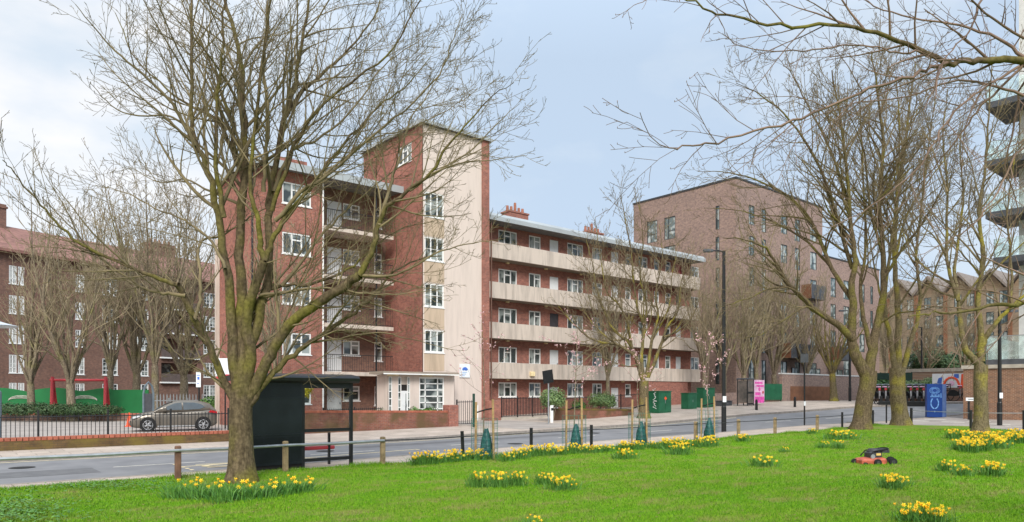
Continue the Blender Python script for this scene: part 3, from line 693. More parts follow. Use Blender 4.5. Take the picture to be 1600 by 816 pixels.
mb = MB(); wall(mb, ne, ne2, -.3, 17.4, nq + .6, hE, .2); mb.quad((ne2, nq + .6, -.3), (ne2, nb_, -.3), (ne2, nb_, 17.4), (ne2, nq + .6, 17.4)); mb.quad((ne2, nb_, -.3), (ne, nb_, -.3), (ne, nb_, 17.4), (ne2, nb_, 17.4)); part2(mb, 'lower_wing_wall', M['brick_new'])
for h in hE: win(nbd, OF2, *h, nq + .6, 'new')
part2(MB().box(ne + .06, ne2 + .06, nq + .54, nb_ + .06, 17.4, 17.55), 'parapet_coping', M['frame_dark'])
for xa, xb, zb in ((1236, 1273, 5.6), (1312, 1340, 5.7), (1268, 1290, 12.0)):
    a, b = PX(xa, nq - 1.1), PX(xb, nq - 1.1); o = part2(MB().box(a, b, nq - 1.1, nq - .01, zb, zb + .18), 'balcony', M['frame_dark'])
    part2(MB().box(a, b, nq - 1.14, nq - 1.11, zb, zb + 1.5), 'balcony_screen', M['deckdark'], o); part2(MB().box(a - .04, a - .005, nq - 1.1, nq - .02, zb, zb + 1.5), 'balcony_side_panel', M['wood_gate'], o)
for xa, xb in ((1236, 1246), (1259, 1280), (1300, 1315)):
    o = put('window', window_meshes(PX(xb, nq) - PX(xa, nq), 2.2, 'newdoor')[0], nbd, (PX(xa, nq) - OF2[0], -.07, 2.5)); put('pane', window_meshes(PX(xb, nq) - PX(xa, nq), 2.2, 'newdoor')[1], o, (0, 0, 0))
# garden wall in front of it, with brown gate
gw0, gw1, gwq = PX(1222, 34.8), PX(1352, 34.8), 34.8
gwt = ZY(1290, 587, gwq)
gw = T('garden_wall', 'brown brick garden wall with white coping and a wide rust brown gate', 'wall', (gw0, gwq, 0))
gate0, gate1 = PX(1235, gwq), PX(1303, gwq)
MB().box(gw0, gw1, gwq, gwq + .3, 0, gwt).build('wall_body', M['brick_new'], gw, off=(gw0, gwq, 0))
MB().box(gw0 - .05, gw1 + .05, gwq - .05, gwq + .35, gwt, gwt + .12).build('coping', M['concrete'], gw, off=(gw0, gwq, 0))
MB().box(gate0, gate1, gwq - .05, gwq - .004, g(60, 35) - .3, ZY(1270, 604, gwq)).build('gate', M['wood_gate'], gw, off=(gw0, gwq, 0))
#==PROPS==
# ------------------------------------------------------------------ left background block (own rotation)
A0 = W(0, 615, 65.5); A1 = W(345, 615, 86); ang = atan2(A1.y - A0.y, A1.x - A0.x); LEN = (A1 - A0).length
dirL = Vector((cos(ang), sin(ang), 0))
def onL(x):     # position along the facade where column x meets it
    a = (x - 800) / F; rx, ry = FX + RX * a, FY + RY * a
    # A0 + s*dir = t*(rx,ry)
    det = dirL.x * (-ry) + rx * dirL.y
    return ((-A0.x) * (-ry) + rx * (-A0.y)) / det
lb = T('brick_tenement', 'dark brown brick tenement with red tiled roof behind the left car park', 'building', (A0.x, A0.y, 0), ang)
EZ = 15.0; x_a, x_b = -22, LEN + 14
lh = []
for a, b in ((14, 26), (28, 38), (118, 132), (160, 184), (210, 232), (318, 338)):
    for z0 in (1.3, 3.9, 6.65, 9.4, 12.15):
        lh.append((onL(a), onL(b), z0, z0 + 1.7))
for s in (-18, -14, -9, -5, LEN + 5, LEN + 9):
    for z0 in (1.3, 3.9, 6.65, 9.4, 12.15): lh.append((s, s + 1.4, z0, z0 + 1.7))
bal0, bal1 = onL(252), onL(308); bh = [(bal0, bal1, z0 - .9, z0 + 1.2) for z0 in (4.2, 6.95, 9.7, 12.4)]
mb = MB(); wall(mb, x_a, x_b, -.3, EZ, 0, lh + bh, .18); mb.quad((x_a, 12, -.3), (x_a, 0, -.3), (x_a, 0, EZ), (x_a, 12, EZ)); mb.quad((x_b, 0, -.3), (x_b, 12, -.3), (x_b, 12, EZ), (x_b, 0, EZ)); mb.quad((x_b, 12, -.3), (x_a, 12, -.3), (x_a, 12, EZ), (x_b, 12, EZ))
mb.build('wall', M['brick_dark'], lb)
for h in lh: win(lb, (0, 0, 0), *h, 0, 'sash')
for h in bh:
    rec = MB().box(h[0], h[1], 1.4, 1.5, h[2], h[3]).box(h[0] - .1, h[0] + .0, .19, 1.4, h[2], h[3]).box(h[1], h[1] + .1, .19, 1.4, h[2], h[3]).build('balcony_recess', M['brick_dark'], lb)
    MB().box(h[0] - .2, h[1] + .2, -.35, 1.39, h[2] - .16, h[2] - .004).build('balcony_slab', M['white'], lb)
    MB().box(h[0] + .4, h[0] + 2.0, 1.3, 1.38, h[2] + .1, h[3] - .1).build('balcony_door', M['pane'], rec)
    MB().box(h[0] - .2, h[1] + .2, -.34, -.30, h[2], h[2] + .9).build('balcony_front', mat('dull_brown_panel', (.12, .09, .08), .8), lb)
r = MB(); ov = .7
def hip(mb, x0, x1, y0, y1, z, h):
    m_ = (y0 + y1) / 2; k = (y1 - y0) / 2
    a, b, c, d = (x0, y0, z), (x1, y0, z), (x1, y1, z), (x0, y1, z); e, f_ = (x0 + k, m_, z + h), (x1 - k, m_, z + h)
    mb.quad(a, b, f_, e); mb.quad(c, d, e, f_); mb.tri(d, a, e); mb.tri(b, c, f_); mb.box(x0, x1, y0, y1, z - .25, z - .004)
hip(r, x_a - ov, x_b + ov, -ov, 12 + ov, EZ + .25, 3.4); roof = r.build('roof', M['tile'], lb)
for s, zt in ((onL(-30), 20.3), (onL(25), 20.6), (LEN - 4, 19.8)):
    c = MB().box(s - 1.6, s + 1.6, 5.2, 6.6, EZ + 2, zt).box(s - 1.7, s + 1.7, 5.1, 6.7, zt - .4, zt - .2).build('chimney', M['brick_dark'], roof)
    mb = MB()
    for i in range(5): mb.cyl((s - 1.2 + i * .6, 5.9, zt), .15, .5, 8, r2=.11)
    mb.build('chimney_pots', M['pots'], c)

# ------------------------------------------------------------------ trees
class Tree:
    def __init__(s, seed): s.r = random.Random(seed); s.trunk = MB(); s.crown = MB(); s.tips = []
    def add(s, pts, rad, thick=.05):
        r0 = rad[0]; n = 10 if r0 > .2 else 8 if r0 > .08 else 6 if r0 > .035 else 4 if r0 > .012 else 3
        (s.trunk if r0 > thick else s.crown).tube(pts, rad, n, cap=False)
    def branch(s, p, d, L, r, lvl, up=.05, wig=.16, dens=1.0, rmin=.0035, ratio=(.4, .65), thick=.05):
        R_ = s.r; n = max(4, min(9, int(L / .3) + 1)) if lvl > 0 else 4
        pts = [p.copy()]; rad = [r]; d = d.normalized(); step = L / n; bend = Vector((0, 0, 0))
        for i in range(n):
            bend = bend * .6 + Vector((R_.gauss(0, wig * .55), R_.gauss(0, wig * .55), R_.gauss(0, wig * .5))); d = d + bend + Vector((0, 0, up)); d.normalize()
            p = p + d * step; pts.append(p.copy()); rad.append(max(rmin, r * (1 - .75 * (i + 1) / n)))
        s.add(pts, rad, thick)
        if lvl > 0: s.spawn(pts, rad, L, lvl - 1, up, wig, dens, rmin, ratio, thick=thick)
        elif R_.random() < .3: s.tips.append(pts[-1])
    def spawn(s, pts, rad, L, lvl, up, wig, dens, rmin, ratio=(.4, .65), t0=.22, maxlen=9, ang=(25, 55), thick=.05, count=None):
        R_ = s.r
        seg = [(pts[i + 1] - pts[i]).length for i in range(len(pts) - 1)]; tot = sum(seg) or 1
        k = count or max(2, int((1.5 + tot * 2.1) * dens)) 
        for j in range(k):
            t = t0 + (1 - t0) * (j + R_.random()) / k; u = t * tot; i = 0
            while i < len(seg) - 1 and u > seg[i]: u -= seg[i]; i += 1
            fr = min(1, u / max(seg[i], 1e-6)); p = pts[i].lerp(pts[i + 1], fr); d = (pts[i + 1] - pts[i]).normalized()
            ax = d.cross(Vector((R_.gauss(0, 1), R_.gauss(0, 1), R_.gauss(0, 1))))
            if ax.length < 1e-3: continue
            nd = Matrix.Rotation(R(R_.uniform(*ang)), 3, ax.normalized()) @ d
            ll = min(maxlen, tot * R_.uniform(*ratio) * (1.1 - .65 * t)); rr = max(rmin, (rad[i] + (rad[i + 1] - rad[i]) * fr) * R_.uniform(.42, .62))
            rr = min(rr, ll * .022 + rmin)
            s.branch(p, nd, ll, rr, lvl, up, wig, dens, rmin, ratio, thick)
def smooth(pts, n=4, jit=0, rnd=None):
    P = [pts[0] * 2 - pts[1]] + pts + [pts[-1] * 2 - pts[-2]]; out = []
    for i in range(1, len(P) - 2):
        for k in range(n):
            t = k / n; a, b, c, d = P[i - 1], P[i], P[i + 1], P[i + 2]
            v = .5 * ((2 * b) + (c - a) * t + (2 * a - 5 * b + 4 * c - d) * t * t + (3 * b - a - 3 * c + d) * t ** 3)
            if jit and out: v = v + Vector((rnd.gauss(0, jit), rnd.gauss(0, jit), rnd.gauss(0, jit)))
            out.append(v)
    out.append(pts[-1]); return out
def limb(tr, px, d0, d1, r0, r1, lvl, dens=1.0, up=.04, wig=.15, rmin=.0035, t0=.2, maxlen=4.0, spawn=True, thick=.05, ratio=(.25, .45)):
    n = len(px); pts = [W(x, y, d0 + (d1 - d0) * (i / (n - 1)) ** 1.3) for i, (x, y) in enumerate(px)]
    tot0 = sum((pts[i + 1] - pts[i]).length for i in range(n - 1))
    pts = smooth(pts, 4, .018 * min(1, tot0 / 6), tr.r); m = len(pts)
    rad = [r0 + (r1 - r0) * (i / (m - 1)) ** .75 for i in range(m)]
    tr.add(pts, rad, thick)
    if spawn: tr.spawn(pts, rad, tot0, lvl, up, wig, dens, rmin, ratio, t0, maxlen, thick=thick)
    return pts
def trunk_tube(tr, base, px, d, r0, r1, flare=1.5):
    pts = [Vector((base.x, base.y, base.z - .25)), base + Vector((0, 0, .12))] + [W(x, y, d) for x, y in px]
    pts = smooth(pts, 4); h = [p.z - base.z for p in pts]; H = max(h)
    rad = [(r0 + (r1 - r0) * max(0, z) / H) * (1 + (flare - 1) * math.exp(-max(0, z) / .28)) for z in h]
    tr.trunk.tube(pts, rad, 16, cap=False); v = tr.trunk.v
    for i in range(len(v)):      # root flutes and bumps
        x, y, z = v[i]; a = atan2(y - base.y, x - base.x); k = 1 + .05 * sin(a * 5 + base.x) * math.exp(-max(0, z - base.z) / .6) + .012 * sin(z * 9 + a * 3)
        v[i] = (base.x + (x - base.x) * k, base.y + (y - base.y) * k, z) if z < base.z + 1.2 else v[i]
def finish_tree(tr, name, label, base, trunk_m, crown_m, group=None, cat='tree'):
    t = T(name, label, cat, base, 0, group)
    tr.trunk.build('trunk', trunk_m, t, off=base, smooth=True); tr.crown.build('crown', crown_m, t, off=base, smooth=True); return t

# --- the big tree on the left of the lawn
D = 16.0; tr = Tree(11); base = W(378, 752, D); base.z = .03
trunk_tube(tr, base, [(377, 700), (376, 650), (378, 612), (380, 585)], D, .265, .235, 1.5)
LM = [
 # px polyline, depth start, end, r0, r1
 ([(372, 640), (358, 610), (345, 585), (330, 548), (315, 520), (304, 500), (287, 462), (277, 445)], 16, 15.2, .10, .065),
 ([(277, 445), (240, 432), (184, 409), (125, 380), (88, 347), (55, 310), (22, 270), (4, 250)], 15.2, 13.8, .055, .008),
 ([(290, 462), (262, 458), (235, 454), (195, 432), (147, 395), (105, 350), (70, 312)], 15.3, 14.8, .045, .008),
 ([(304, 500), (313, 470), (312, 430), (309, 400), (316, 376), (345, 369), (372, 352), (397, 336), (425, 322)], 15.4, 17, .045, .015),
 ([(372, 610), (366, 560), (361, 500), (356, 430), (345, 370), (335, 298), (318, 250), (304, 215), (300, 150), (298, 60), (296, -60)], 16, 15.4, .15, .02),
 ([(306, 228), (285, 190), (262, 154), (221, 114), (181, 81), (148, 44), (118, 7)], 15.6, 14.2, .05, .007),
 ([(304, 205), (280, 190), (258, 180), (203, 180), (166, 158), (140, 129)], 15.6, 14.8, .035, .006),
 ([(352, 420), (330, 380), (290, 345), (240, 325), (195, 300), (150, 290)], 15.6, 17.5, .04, .006),
 ([(378, 610), (380, 540), (378, 470), (374, 400), (380, 298), (383, 235), (379, 147), (372, 74), (350, -10), (335, -90)], 16, 16.6, .17, .025),
 ([(374, 262), (350, 206), (335, 184), (291, 162), (247, 129), (205, 80), (180, 20)], 16.4, 17.8, .06, .008),
 ([(379, 280), (355, 170), (330, 100), (300, 40), (270, -30)], 16.4, 18.2, .055, .01),
 ([(350, 340), (338, 260), (340, 170), (345, 90), (352, 0), (356, -80)], 15.6, 14.8, .06, .012),
 ([(384, 605), (392, 550), (384, 500), (398, 450), (413, 408)], 16, 15.7, .15, .10),
 ([(413, 408), (406, 380), (403, 342), (392, 300), (396, 220), (408, 120), (420, 20), (424, -80)], 15.7, 15.0, .075, .018),
 ([(413, 408), (424, 380), (449, 336), (475, 304), (500, 272), (523, 240), (560, 200), (600, 160), (640, 130), (672, 90)], 15.7, 16.8, .07, .008),
 ([(384, 600), (398, 520), (420, 430), (420, 340), (423, 298), (438, 213), (453, 162), (468, 92), (482, 0), (490, -90)], 16, 16.8, .14, .02),
 ([(453, 170), (475, 140), (497, 121), (530, 92), (560, 60), (590, 15), (605, -40)], 16.7, 17.6, .06, .01),
 ([(412, 300), (415, 250), (420, 184), (412, 92), (420, 0), (418, -80)], 15.8, 14.9, .05, .012),
 ([(425, 330), (450, 250), (472, 205), (505, 165), (560, 120), (615, 74), (656, 0), (675, -40)], 16, 15.2, .055, .008),
 ([(428, 300), (450, 243), (480, 225), (505, 213), (560, 162), (582, 125), (620, 85), (680, 50)], 16.2, 18, .05, .007),
 ([(430, 345), (470, 300), (498, 283), (560, 232), (615, 184), (678, 129), (704, 74), (722, 22)], 15.8, 15.0, .05, .006),
 ([(470, 300), (520, 262), (571, 221), (640, 200), (700, 172), (745, 140)], 15.8, 17.0, .035, .005),
 ([(388, 625), (408, 585), (428, 545), (452, 508), (495, 475), (535, 448), (562, 430)], 16, 15.4, .14, .095),
 ([(562, 430), (580, 395), (592, 350), (604, 325), (635, 300), (674, 270), (700, 230), (726, 198), (762, 158), (803, 129)], 15.4, 14.6, .075, .006),
 ([(592, 352), (605, 310), (615, 274), (627, 239), (640, 190), (668, 150), (700, 90)], 15.3, 16.5, .05, .006),
 ([(640, 298), (690, 265), (740, 230), (780, 190), (812, 162)], 15.1, 15.9, .035, .005),
 ([(674, 272), (720, 255), (770, 250), (821, 243)], 15.0, 14.2, .028, .004),
 ([(562, 430), (600, 432), (640, 420), (690, 392), (740, 380), (790, 372)], 15.4, 14.6, .04, .005),
 ([(390, 632), (420, 590), (450, 560), (485, 535), (530, 505), (575, 470), (600, 440), (640, 410), (690, 400)], 16, 16.6, .085, .012),
 ([(485, 535), (530, 530), (585, 520), (640, 530), (700, 545)], 16.3, 15.6, .03, .005),
 ([(389, 505), (405, 465), (440, 447), (480, 445), (530, 430), (575, 395), (620, 360), (680, 345)], 16, 17.2, .065, .008),
 ([(405, 462), (450, 455), (510, 450), (560, 458), (620, 460), (690, 452)], 15.9, 15.0, .04, .006),
 ([(440, 447), (478, 400), (500, 370), (540, 330), (585, 290), (640, 250), (700, 215)], 16.2, 17.6, .045, .007),
 ([(360, 560), (340, 545), (310, 560), (280, 555), (250, 520)], 16.1, 17.2, .03, .006),
 ([(385, 555), (420, 530), (440, 510), (475, 440), (510, 400), (545, 370)], 16.2, 17.8, .04, .008),
 ([(376, 320), (330, 300), (290, 280), (250, 285), (200, 260)], 16.5, 18, .04, .006),
]
for px, a, b, r0, r1 in LM:
    big = r0 > .1
    limb(tr, px, a, b, r0, r1, 2, dens=1.05 if big else 1.4, t0=.4 if big else .12, up=.07, wig=.12, rmin=.0042, maxlen=2.6, ratio=(.3, .55))
finish_tree(tr, 'maple_tree', 'large bare olive barked tree at the lawn edge beside the black bus shelter', base, M['bark'], M['twig_olive'])

# --- the two big trees on the right
def px_tree(seed, name, label, bx, by, D, trunk, r0, r1, limbs, tm, cm, dens=.8, rmin=.008, maxlen=4, lvl=2, flare=1.6):
    tr = Tree(seed); b = W(bx, by, D); b.z = g(b.x, b.y) + .02
    trunk_tube(tr, b, trunk, D, r0, r1, flare)
    for px, a, c, ra, rb in limbs: limb(tr, px, D + a, D + c, ra, rb, lvl, dens=dens, rmin=rmin, t0=.22 if ra < .2 else .4, maxlen=maxlen, up=.06, wig=.13)
    return finish_tree(tr, name, label, b, tm, cm)
px_tree(21, 'plane_tree', 'tall bare forked tree at the right edge of the lawn, just left of its twin', 1346, 670, 36.5,
 [(1350, 630), (1356, 600), (1357, 580)], .40, .40, [
 ([(1356, 590), (1340, 562), (1332, 537), (1331, 505), (1333, 473), (1331, 440), (1336, 410), (1328, 340), (1322, 260), (1312, 180), (1300, 110)], 0, -.6, .33, .03),
 ([(1333, 530), (1309, 508), (1275, 486), (1260, 471), (1243, 457), (1223, 433), (1212, 413), (1197, 389), (1165, 375), (1130, 372)], -.2, -3.5, .20, .02),
 ([(1275, 486), (1240, 452), (1200, 452), (1165, 468), (1125, 480)], -1.5, -4, .08, .012),
 ([(1290, 498), (1260, 480), (1225, 500), (1190, 522), (1160, 530)], -1.5, -5, .07, .012),
 ([(1333, 470), (1300, 420), (1270, 350), (1235, 310), (1190, 285), (1140, 270), (1090, 268)], 0, 2.5, .14, .012),
 ([(1300, 420), (1262, 380), (1215, 350), (1160, 330), (1100, 325)], .5, 3, .08, .012),
 ([(1332, 420), (1305, 330), (1275, 250), (1235, 190), (1190, 150), (1150, 130)], 0, -2.5, .12, .012),
 ([(1328, 330), (1300, 240), (1270, 180), (1240, 120), (1215, 90)], -.3, 2, .09, .012),
 ([(1357, 588), (1362, 555), (1368, 520), (1376, 486), (1380, 449), (1380, 400), (1374, 320), (1380, 230), (1372, 150), (1362, 80)], .1, .8, .30, .03),
 ([(1362, 548), (1350, 500), (1345, 450), (1352, 390), (1350, 300), (1345, 200), (1340, 120)], .1, 2, .15, .02),
 ([(1374, 320), (1400, 260), (1425, 200), (1440, 150)], .6, 2.5, .09, .012),
 ([(1378, 440), (1405, 395), (1440, 350), (1470, 300), (1490, 240)], .4, -2, .10, .012),
 ([(1370, 510), (1400, 490), (1440, 485), (1480, 470)], .3, -3, .06, .012),
 ([(1380, 400), (1360, 330), (1350, 240), (1320, 160)], .5, -2, .10, .015)],
 M['bark'], M['twig_olive'], dens=1.1, rmin=.008)
px_tree(22, 'plane_tree', 'tall bare tree with yellow mossy limbs standing left of the blue panel', 1408, 662, 40.0,
 [(1403, 620), (1402, 590), (1402, 575)], .40, .40, [
 ([(1400, 600), (1396, 560), (1390, 525), (1384, 490), (1384, 440), (1395, 370), (1402, 290), (1405, 200), (1400, 120)], 0, -1, .20, .025),
 ([(1402, 592), (1403, 540), (1403, 480), (1398, 420), (1400, 330), (1412, 240), (1422, 160), (1430, 100)], 0, 1, .24, .03),
 ([(1404, 600), (1414, 565), (1422, 535), (1432, 505), (1438, 460), (1432, 400), (1440, 320), (1450, 230), (1462, 150)], 0, .5, .20, .025),
 ([(1436, 470), (1455, 440), (1470, 400), (1500, 350), (1530, 310)], .2, -2, .08, .012),
 ([(1386, 490), (1370, 440), (1360, 380), (1340, 310)], -.3, 2, .09, .012),
 ([(1403, 480), (1430, 440), (1445, 420), (1490, 410)], .1, -3, .07, .012),
 ([(1400, 400), (1420, 330), (1460, 270), (1500, 220)], .4, 3, .09, .012)],
 M['bark_moss'], M['twig_olive'], dens=.95, rmin=.0085)
px_tree(23, 'plane_tree', 'bare mossy tree in the daffodils before the brick substation wall', 1532, 674, 33.0,
 [(1533, 640), (1532, 600), (1533, 570)], .29, .28, [
 ([(1532, 572), (1520, 560), (1508, 545), (1502, 515), (1497, 470), (1485, 430), (1478, 380), (1480, 300), (1474, 220), (1480, 140)], 0, .5, .19, .02),
 ([(1497, 470), (1492, 420), (1500, 360), (1505, 300), (1500, 230), (1512, 150)], .1, 2, .10, .012),
 ([(1533, 565), (1532, 520), (1530, 460), (1535, 400), (1530, 330), (1540, 260), (1545, 180), (1550, 100)], 0, -.6, .17, .02),
 ([(1534, 540), (1545, 520), (1562, 498), (1580, 480), (1600, 462), (1640, 430), (1680, 380)], 0, -1, .15, .02),
 ([(1480, 400), (1460, 370), (1435, 350), (1400, 340)], .3, -1, .05, .01),
 ([(1480, 300), (1455, 230), (1430, 180)], .3, 1.5, .05, .01),
 ([(1580, 480), (1580, 420), (1575, 340), (1585, 250), (1600, 160)], -.5, 1, .08, .01)],
 M['bark_moss'], M['twig_olive'], dens=.95, rmin=.007)
# --- overhanging tree whose trunk is just outside the right of the frame
tr = Tree(31); b = W(1900, 800, 9.0); b.z = g(b.x, b.y) + .02
trunk_tube(tr, b, [(1895, 600), (1880, 400), (1850, 280)], 9.0, .28, .2)
for px, a, c, ra, rb in [
 ([(1850, 280), (1780, 190), (1700, 130), (1640, 104), (1600, 96)], 9, 8.8, .15, .075),
 ([(1600, 96), (1560, 94), (1520, 95), (1480, 98), (1440, 80), (1400, 64), (1336, 42), (1260, 40), (1180, 36), (1120, 20), (1076, 0), (1030, -20)], 8.8, 7.6, .05, .006),
 ([(1480, 98), (1450, 108), (1420, 120), (1360, 140), (1272, 176), (1200, 198), (1120, 224), (1075, 230), (1052, 232), (1020, 216), (1000, 176)], 8.5, 7.0, .024, .004),
 ([(1440, 82), (1400, 82), (1360, 72), (1300, 74), (1240, 80), (1180, 78), (1140, 62), (1124, 30)], 8.4, 8.0, .014, .004),
 ([(1592, 104), (1540, 136), (1500, 165), (1470, 205), (1440, 256), (1390, 300), (1330, 340), (1260, 362)], 8.7, 7.8, .022, .004),
 ([(1536, -10), (1524, 25), (1512, 52), (1480, 88), (1462, 130), (1444, 172)], 8.6, 8.0, .018, .005),
 ([(1600, 100), (1560, 140), (1525, 175), (1500, 210), (1460, 260), (1420, 310), (1380, 345)], 8.8, 9.6, .02, .004),
 ([(1600, 150), (1540, 130), (1480, 128), (1420, 150), (1340, 160), (1260, 190), (1180, 235)], 8.8, 9.8, .018, .004),
 ([(1700, 130), (1640, 180), (1590, 240), (1560, 300), (1520, 350), (1480, 380), (1430, 400)], 9, 8.4, .02, .004),
 ([(1600, 90), (1560, 60), (1500, 40), (1440, 30), (1380, 15), (1330, -10)], 8.8, 9.6, .022, .006),
 ([(1850, 280), (1760, 390), (1680, 445), (1600, 472), (1560, 476), (1501, 486), (1460, 490), (1420, 495)], 9, 7.8, .05, .005),
 ([(1600, 472), (1550, 455), (1500, 452), (1440, 440), (1400, 430)], 8.3, 8.6, .012, .004),
 ([(1600, 60), (1540, 20), (1500, -20)], 8.8, 8.2, .02, .01),
 ([(1100, -60), (1040, -10), (1010, 0), (985, 12), (972, 28)], 8.2, 8.0, .008, .003),
 ([(1640, 104), (1600, 130), (1585, 200), (1570, 260), (1590, 330), (1560, 400)], 9, 9.6, .02, .004)]:
    limb(tr, px, a, c, ra, rb, 1, dens=1.9, rmin=.0028, t0=.05, maxlen=1.1, up=.02, wig=.16, ratio=(.2, .4), thick=.03)
for p in tr.tips:  tr.crown.tube([p, p + Vector((0, 0, .018))], [.005, .003], 4)
finish_tree(tr, 'maple_tree', 'overhanging tree at the right edge whose budding branches cross the sky', b, M['bark'], M['twig'])

# --- upright pollarded trees: three templates, then copies
def auto_tree(seed, H, tr_r, fork, nl, spread, tm, cm, lvl=3, rmin=.011, dens=.62, wig=.11, up=.10):
    tr = Tree(seed); rd = tr.r; O = Vector((0, 0, 0))
    lean = Vector((rd.gauss(0, .05), rd.gauss(0, .05), 1)); top = lean * fork
    pts = smooth([Vector((0, 0, -.3)), Vector((0, 0, .1)), lean * fork * .5, top], 3)
    tr.trunk.tube(pts, [tr_r * (1 + .5 * math.exp(-max(0, p.z) / .25)) * (1 - .2 * p.z / fork) for p in pts], 12, cap=False)
    for i in range(nl):
        a = 2 * pi * (i + rd.random() * .6) / nl; s = spread * rd.uniform(.4, 1.1)
        d = Vector((cos(a) * s, sin(a) * s, 1)).normalized(); L = (H - fork) * rd.uniform(.7, 1.0)
        z = fork * rd.uniform(.86, 1.0)
        n = 8; p = lean * z; q = [p.copy()]; rr = [tr_r * rd.uniform(.3, .45)]
        for k in range(n):
            d = d + Vector((rd.gauss(0, wig), rd.gauss(0, wig), .13)); d.normalize(); p = p + d * L / n; q.append(p.copy()); rr.append(max(rmin, rr[0] * (1 - .85 * (k + 1) / n)))
        tr.add(q, rr, .05); tr.spawn(q, rr, L, lvl - 1, up, wig + .02, dens, rmin, (.3, .5), .15, 5)
    return (tr.trunk.mesh('trunk', tm, True), tr.crown.mesh('crown', cm, True))
TM = {'a': auto_tree(41, 14.0, .27, 2.6, 9, .38, M['bark_grey'], M['twig_pale'], dens=.52),
      'b': auto_tree(42, 16, .24, 3.2, 9, .32, M['bark_grey'], M['twig_pale'], dens=.52),
      'c': auto_tree(43, 13.5, .26, 2.2, 9, .45, M['bark_grey'], M['twig_pale'], dens=.58),
      'd': auto_tree(44, 10.0, .36, 2.8, 9, .8, M['bark_moss'], M['twig_olive'], rmin=.008, dens=.75, lvl=3)}
def place_tree(k, loc, label, rz, s=1.0, sz=None, group=None, name='bare_tree'):
    t = T(name, label, 'tree', loc, rz, group); t.scale = (s, s, sz or s)
    put('trunk', TM[k][0], t); put('crown', TM[k][1], t); return t
def gW(x, d, dz=0):
    v = W(x, HZ, d); v.z = g(v.x, v.y) + dz; return v
place_tree('a', gW(50, 47), 'bare pollarded tree in the planter at the far left, before the green hoarding', .3, .95)
place_tree('c', gW(113, 46), 'bare tree with many upright limbs in the planter under the red swing frame', 1.9, 1.1)
place_tree('b', gW(172, 55), 'bare tree right of the red swing frame, before the brown tenement', 3.0, 1.12)
place_tree('a', gW(212, 58), 'leaning bare tree behind the right end of the green hoarding', 4.4, 1.3)
place_tree('b', gW(243, 52), 'bare tree above the orange cone and silver car', 5.2, 1.2)
place_tree('c', gW(287, 60), 'bare tree behind the palisade fence, before the tenement balconies', .9, 1.45)
place_tree('a', gW(428, 34.5), 'pale trunked bare tree rising behind the black bus shelter', 3.6, .72, .8)
_b = gq(1006, 29.3); _d = _b.x * FX + _b.y * FY
px_tree(25, 'street_tree', 'gnarled mossy street tree on the far pavement left of the green cabinets', 1006, 655, _d,
 [(1006, 625), (1006, 595)], .30, .30, [
 ([(1006, 598), (993, 559), (967, 540), (935, 534), (916, 524), (890, 500), (872, 478)], 0, -1.5, .15, .015),
 ([(967, 540), (940, 520), (915, 490), (900, 455)], -.5, 1.5, .08, .012),
 ([(1003, 590), (986, 540), (961, 518), (950, 500), (935, 460), (925, 410), (915, 370)], 0, 1.5, .14, .012),
 ([(986, 540), (980, 505), (967, 476), (948, 455), (938, 400), (930, 340)], .3, -1.0, .10, .012),
 ([(1005, 590), (1002, 553), (1006, 511), (996, 483), (990, 440), (985, 390), (975, 330), (968, 300)], 0, .5, .15, .012),
 ([(1004, 525), (1010, 480), (1000, 430), (1005, 370), (998, 320)], .2, -1.5, .09, .012),
 ([(1010, 590), (1018, 534), (1028, 495), (1025, 457), (1035, 400), (1030, 350)], 0, 1.5, .13, .012),
 ([(1012, 590), (1028, 553), (1037, 527), (1044, 508), (1060, 486), (1063, 450), (1072, 400)], 0, -.8, .14, .012),
 ([(1037, 527), (1063, 515), (1085, 490), (1095, 450)], -.4, 1.2, .08, .012),
 ([(1018, 534), (1045, 480), (1050, 430), (1060, 380)], .4, 2, .07, .012),
 ([(1000, 570), (975, 572), (945, 560), (915, 555)], 0, -2, .06, .012)],
 M['bark_moss'], M['twig_olive'], dens=1.15, rmin=.009, maxlen=2.6)
place_tree('b', gq(950, 37.0), 'slim leaning bare tree close to the gallery wall', 4.0, .75, .8)
place_tree('a', gq(1163, 35.5), 'bare tree left of the telephone box against the brown building', .6, .95)
place_tree('c', gq(1212, 36.5), 'bare tree behind the green metal panel', 2.4, 1.15)
place_tree('d', gq(1303, 30.6), 'bare street tree on the far pavement before the garden wall', 5.1, .9)
place_tree('b', gq(1100, 36.0), 'bare tree at the far end of the gallery wing', 1.5, .9)
place_tree('a', gq(1130, 36.2), 'bare tree right of the tall lamp post, close to the brown building', 2.8, .95)
place_tree('c', gq(1262, 36.4), 'bare tree rising behind the brown gate of the garden wall', 1.1, 1.05)
place_tree('b', gq(1182, 36.8), 'slim bare tree rising just behind the telephone box', 5.5, .95)
place_tree('c', gW(1448, 86), 'bare tree before the left part of the gabled building', 2.1, 1.0)
place_tree('a', gW(1508, 80), 'bare tree before the middle of the gabled building', 4.1, 1.0)
place_tree('b', gq(1385, 44), 'tall bare tree beyond the row of docked bicycles', 3.3, 1.15)

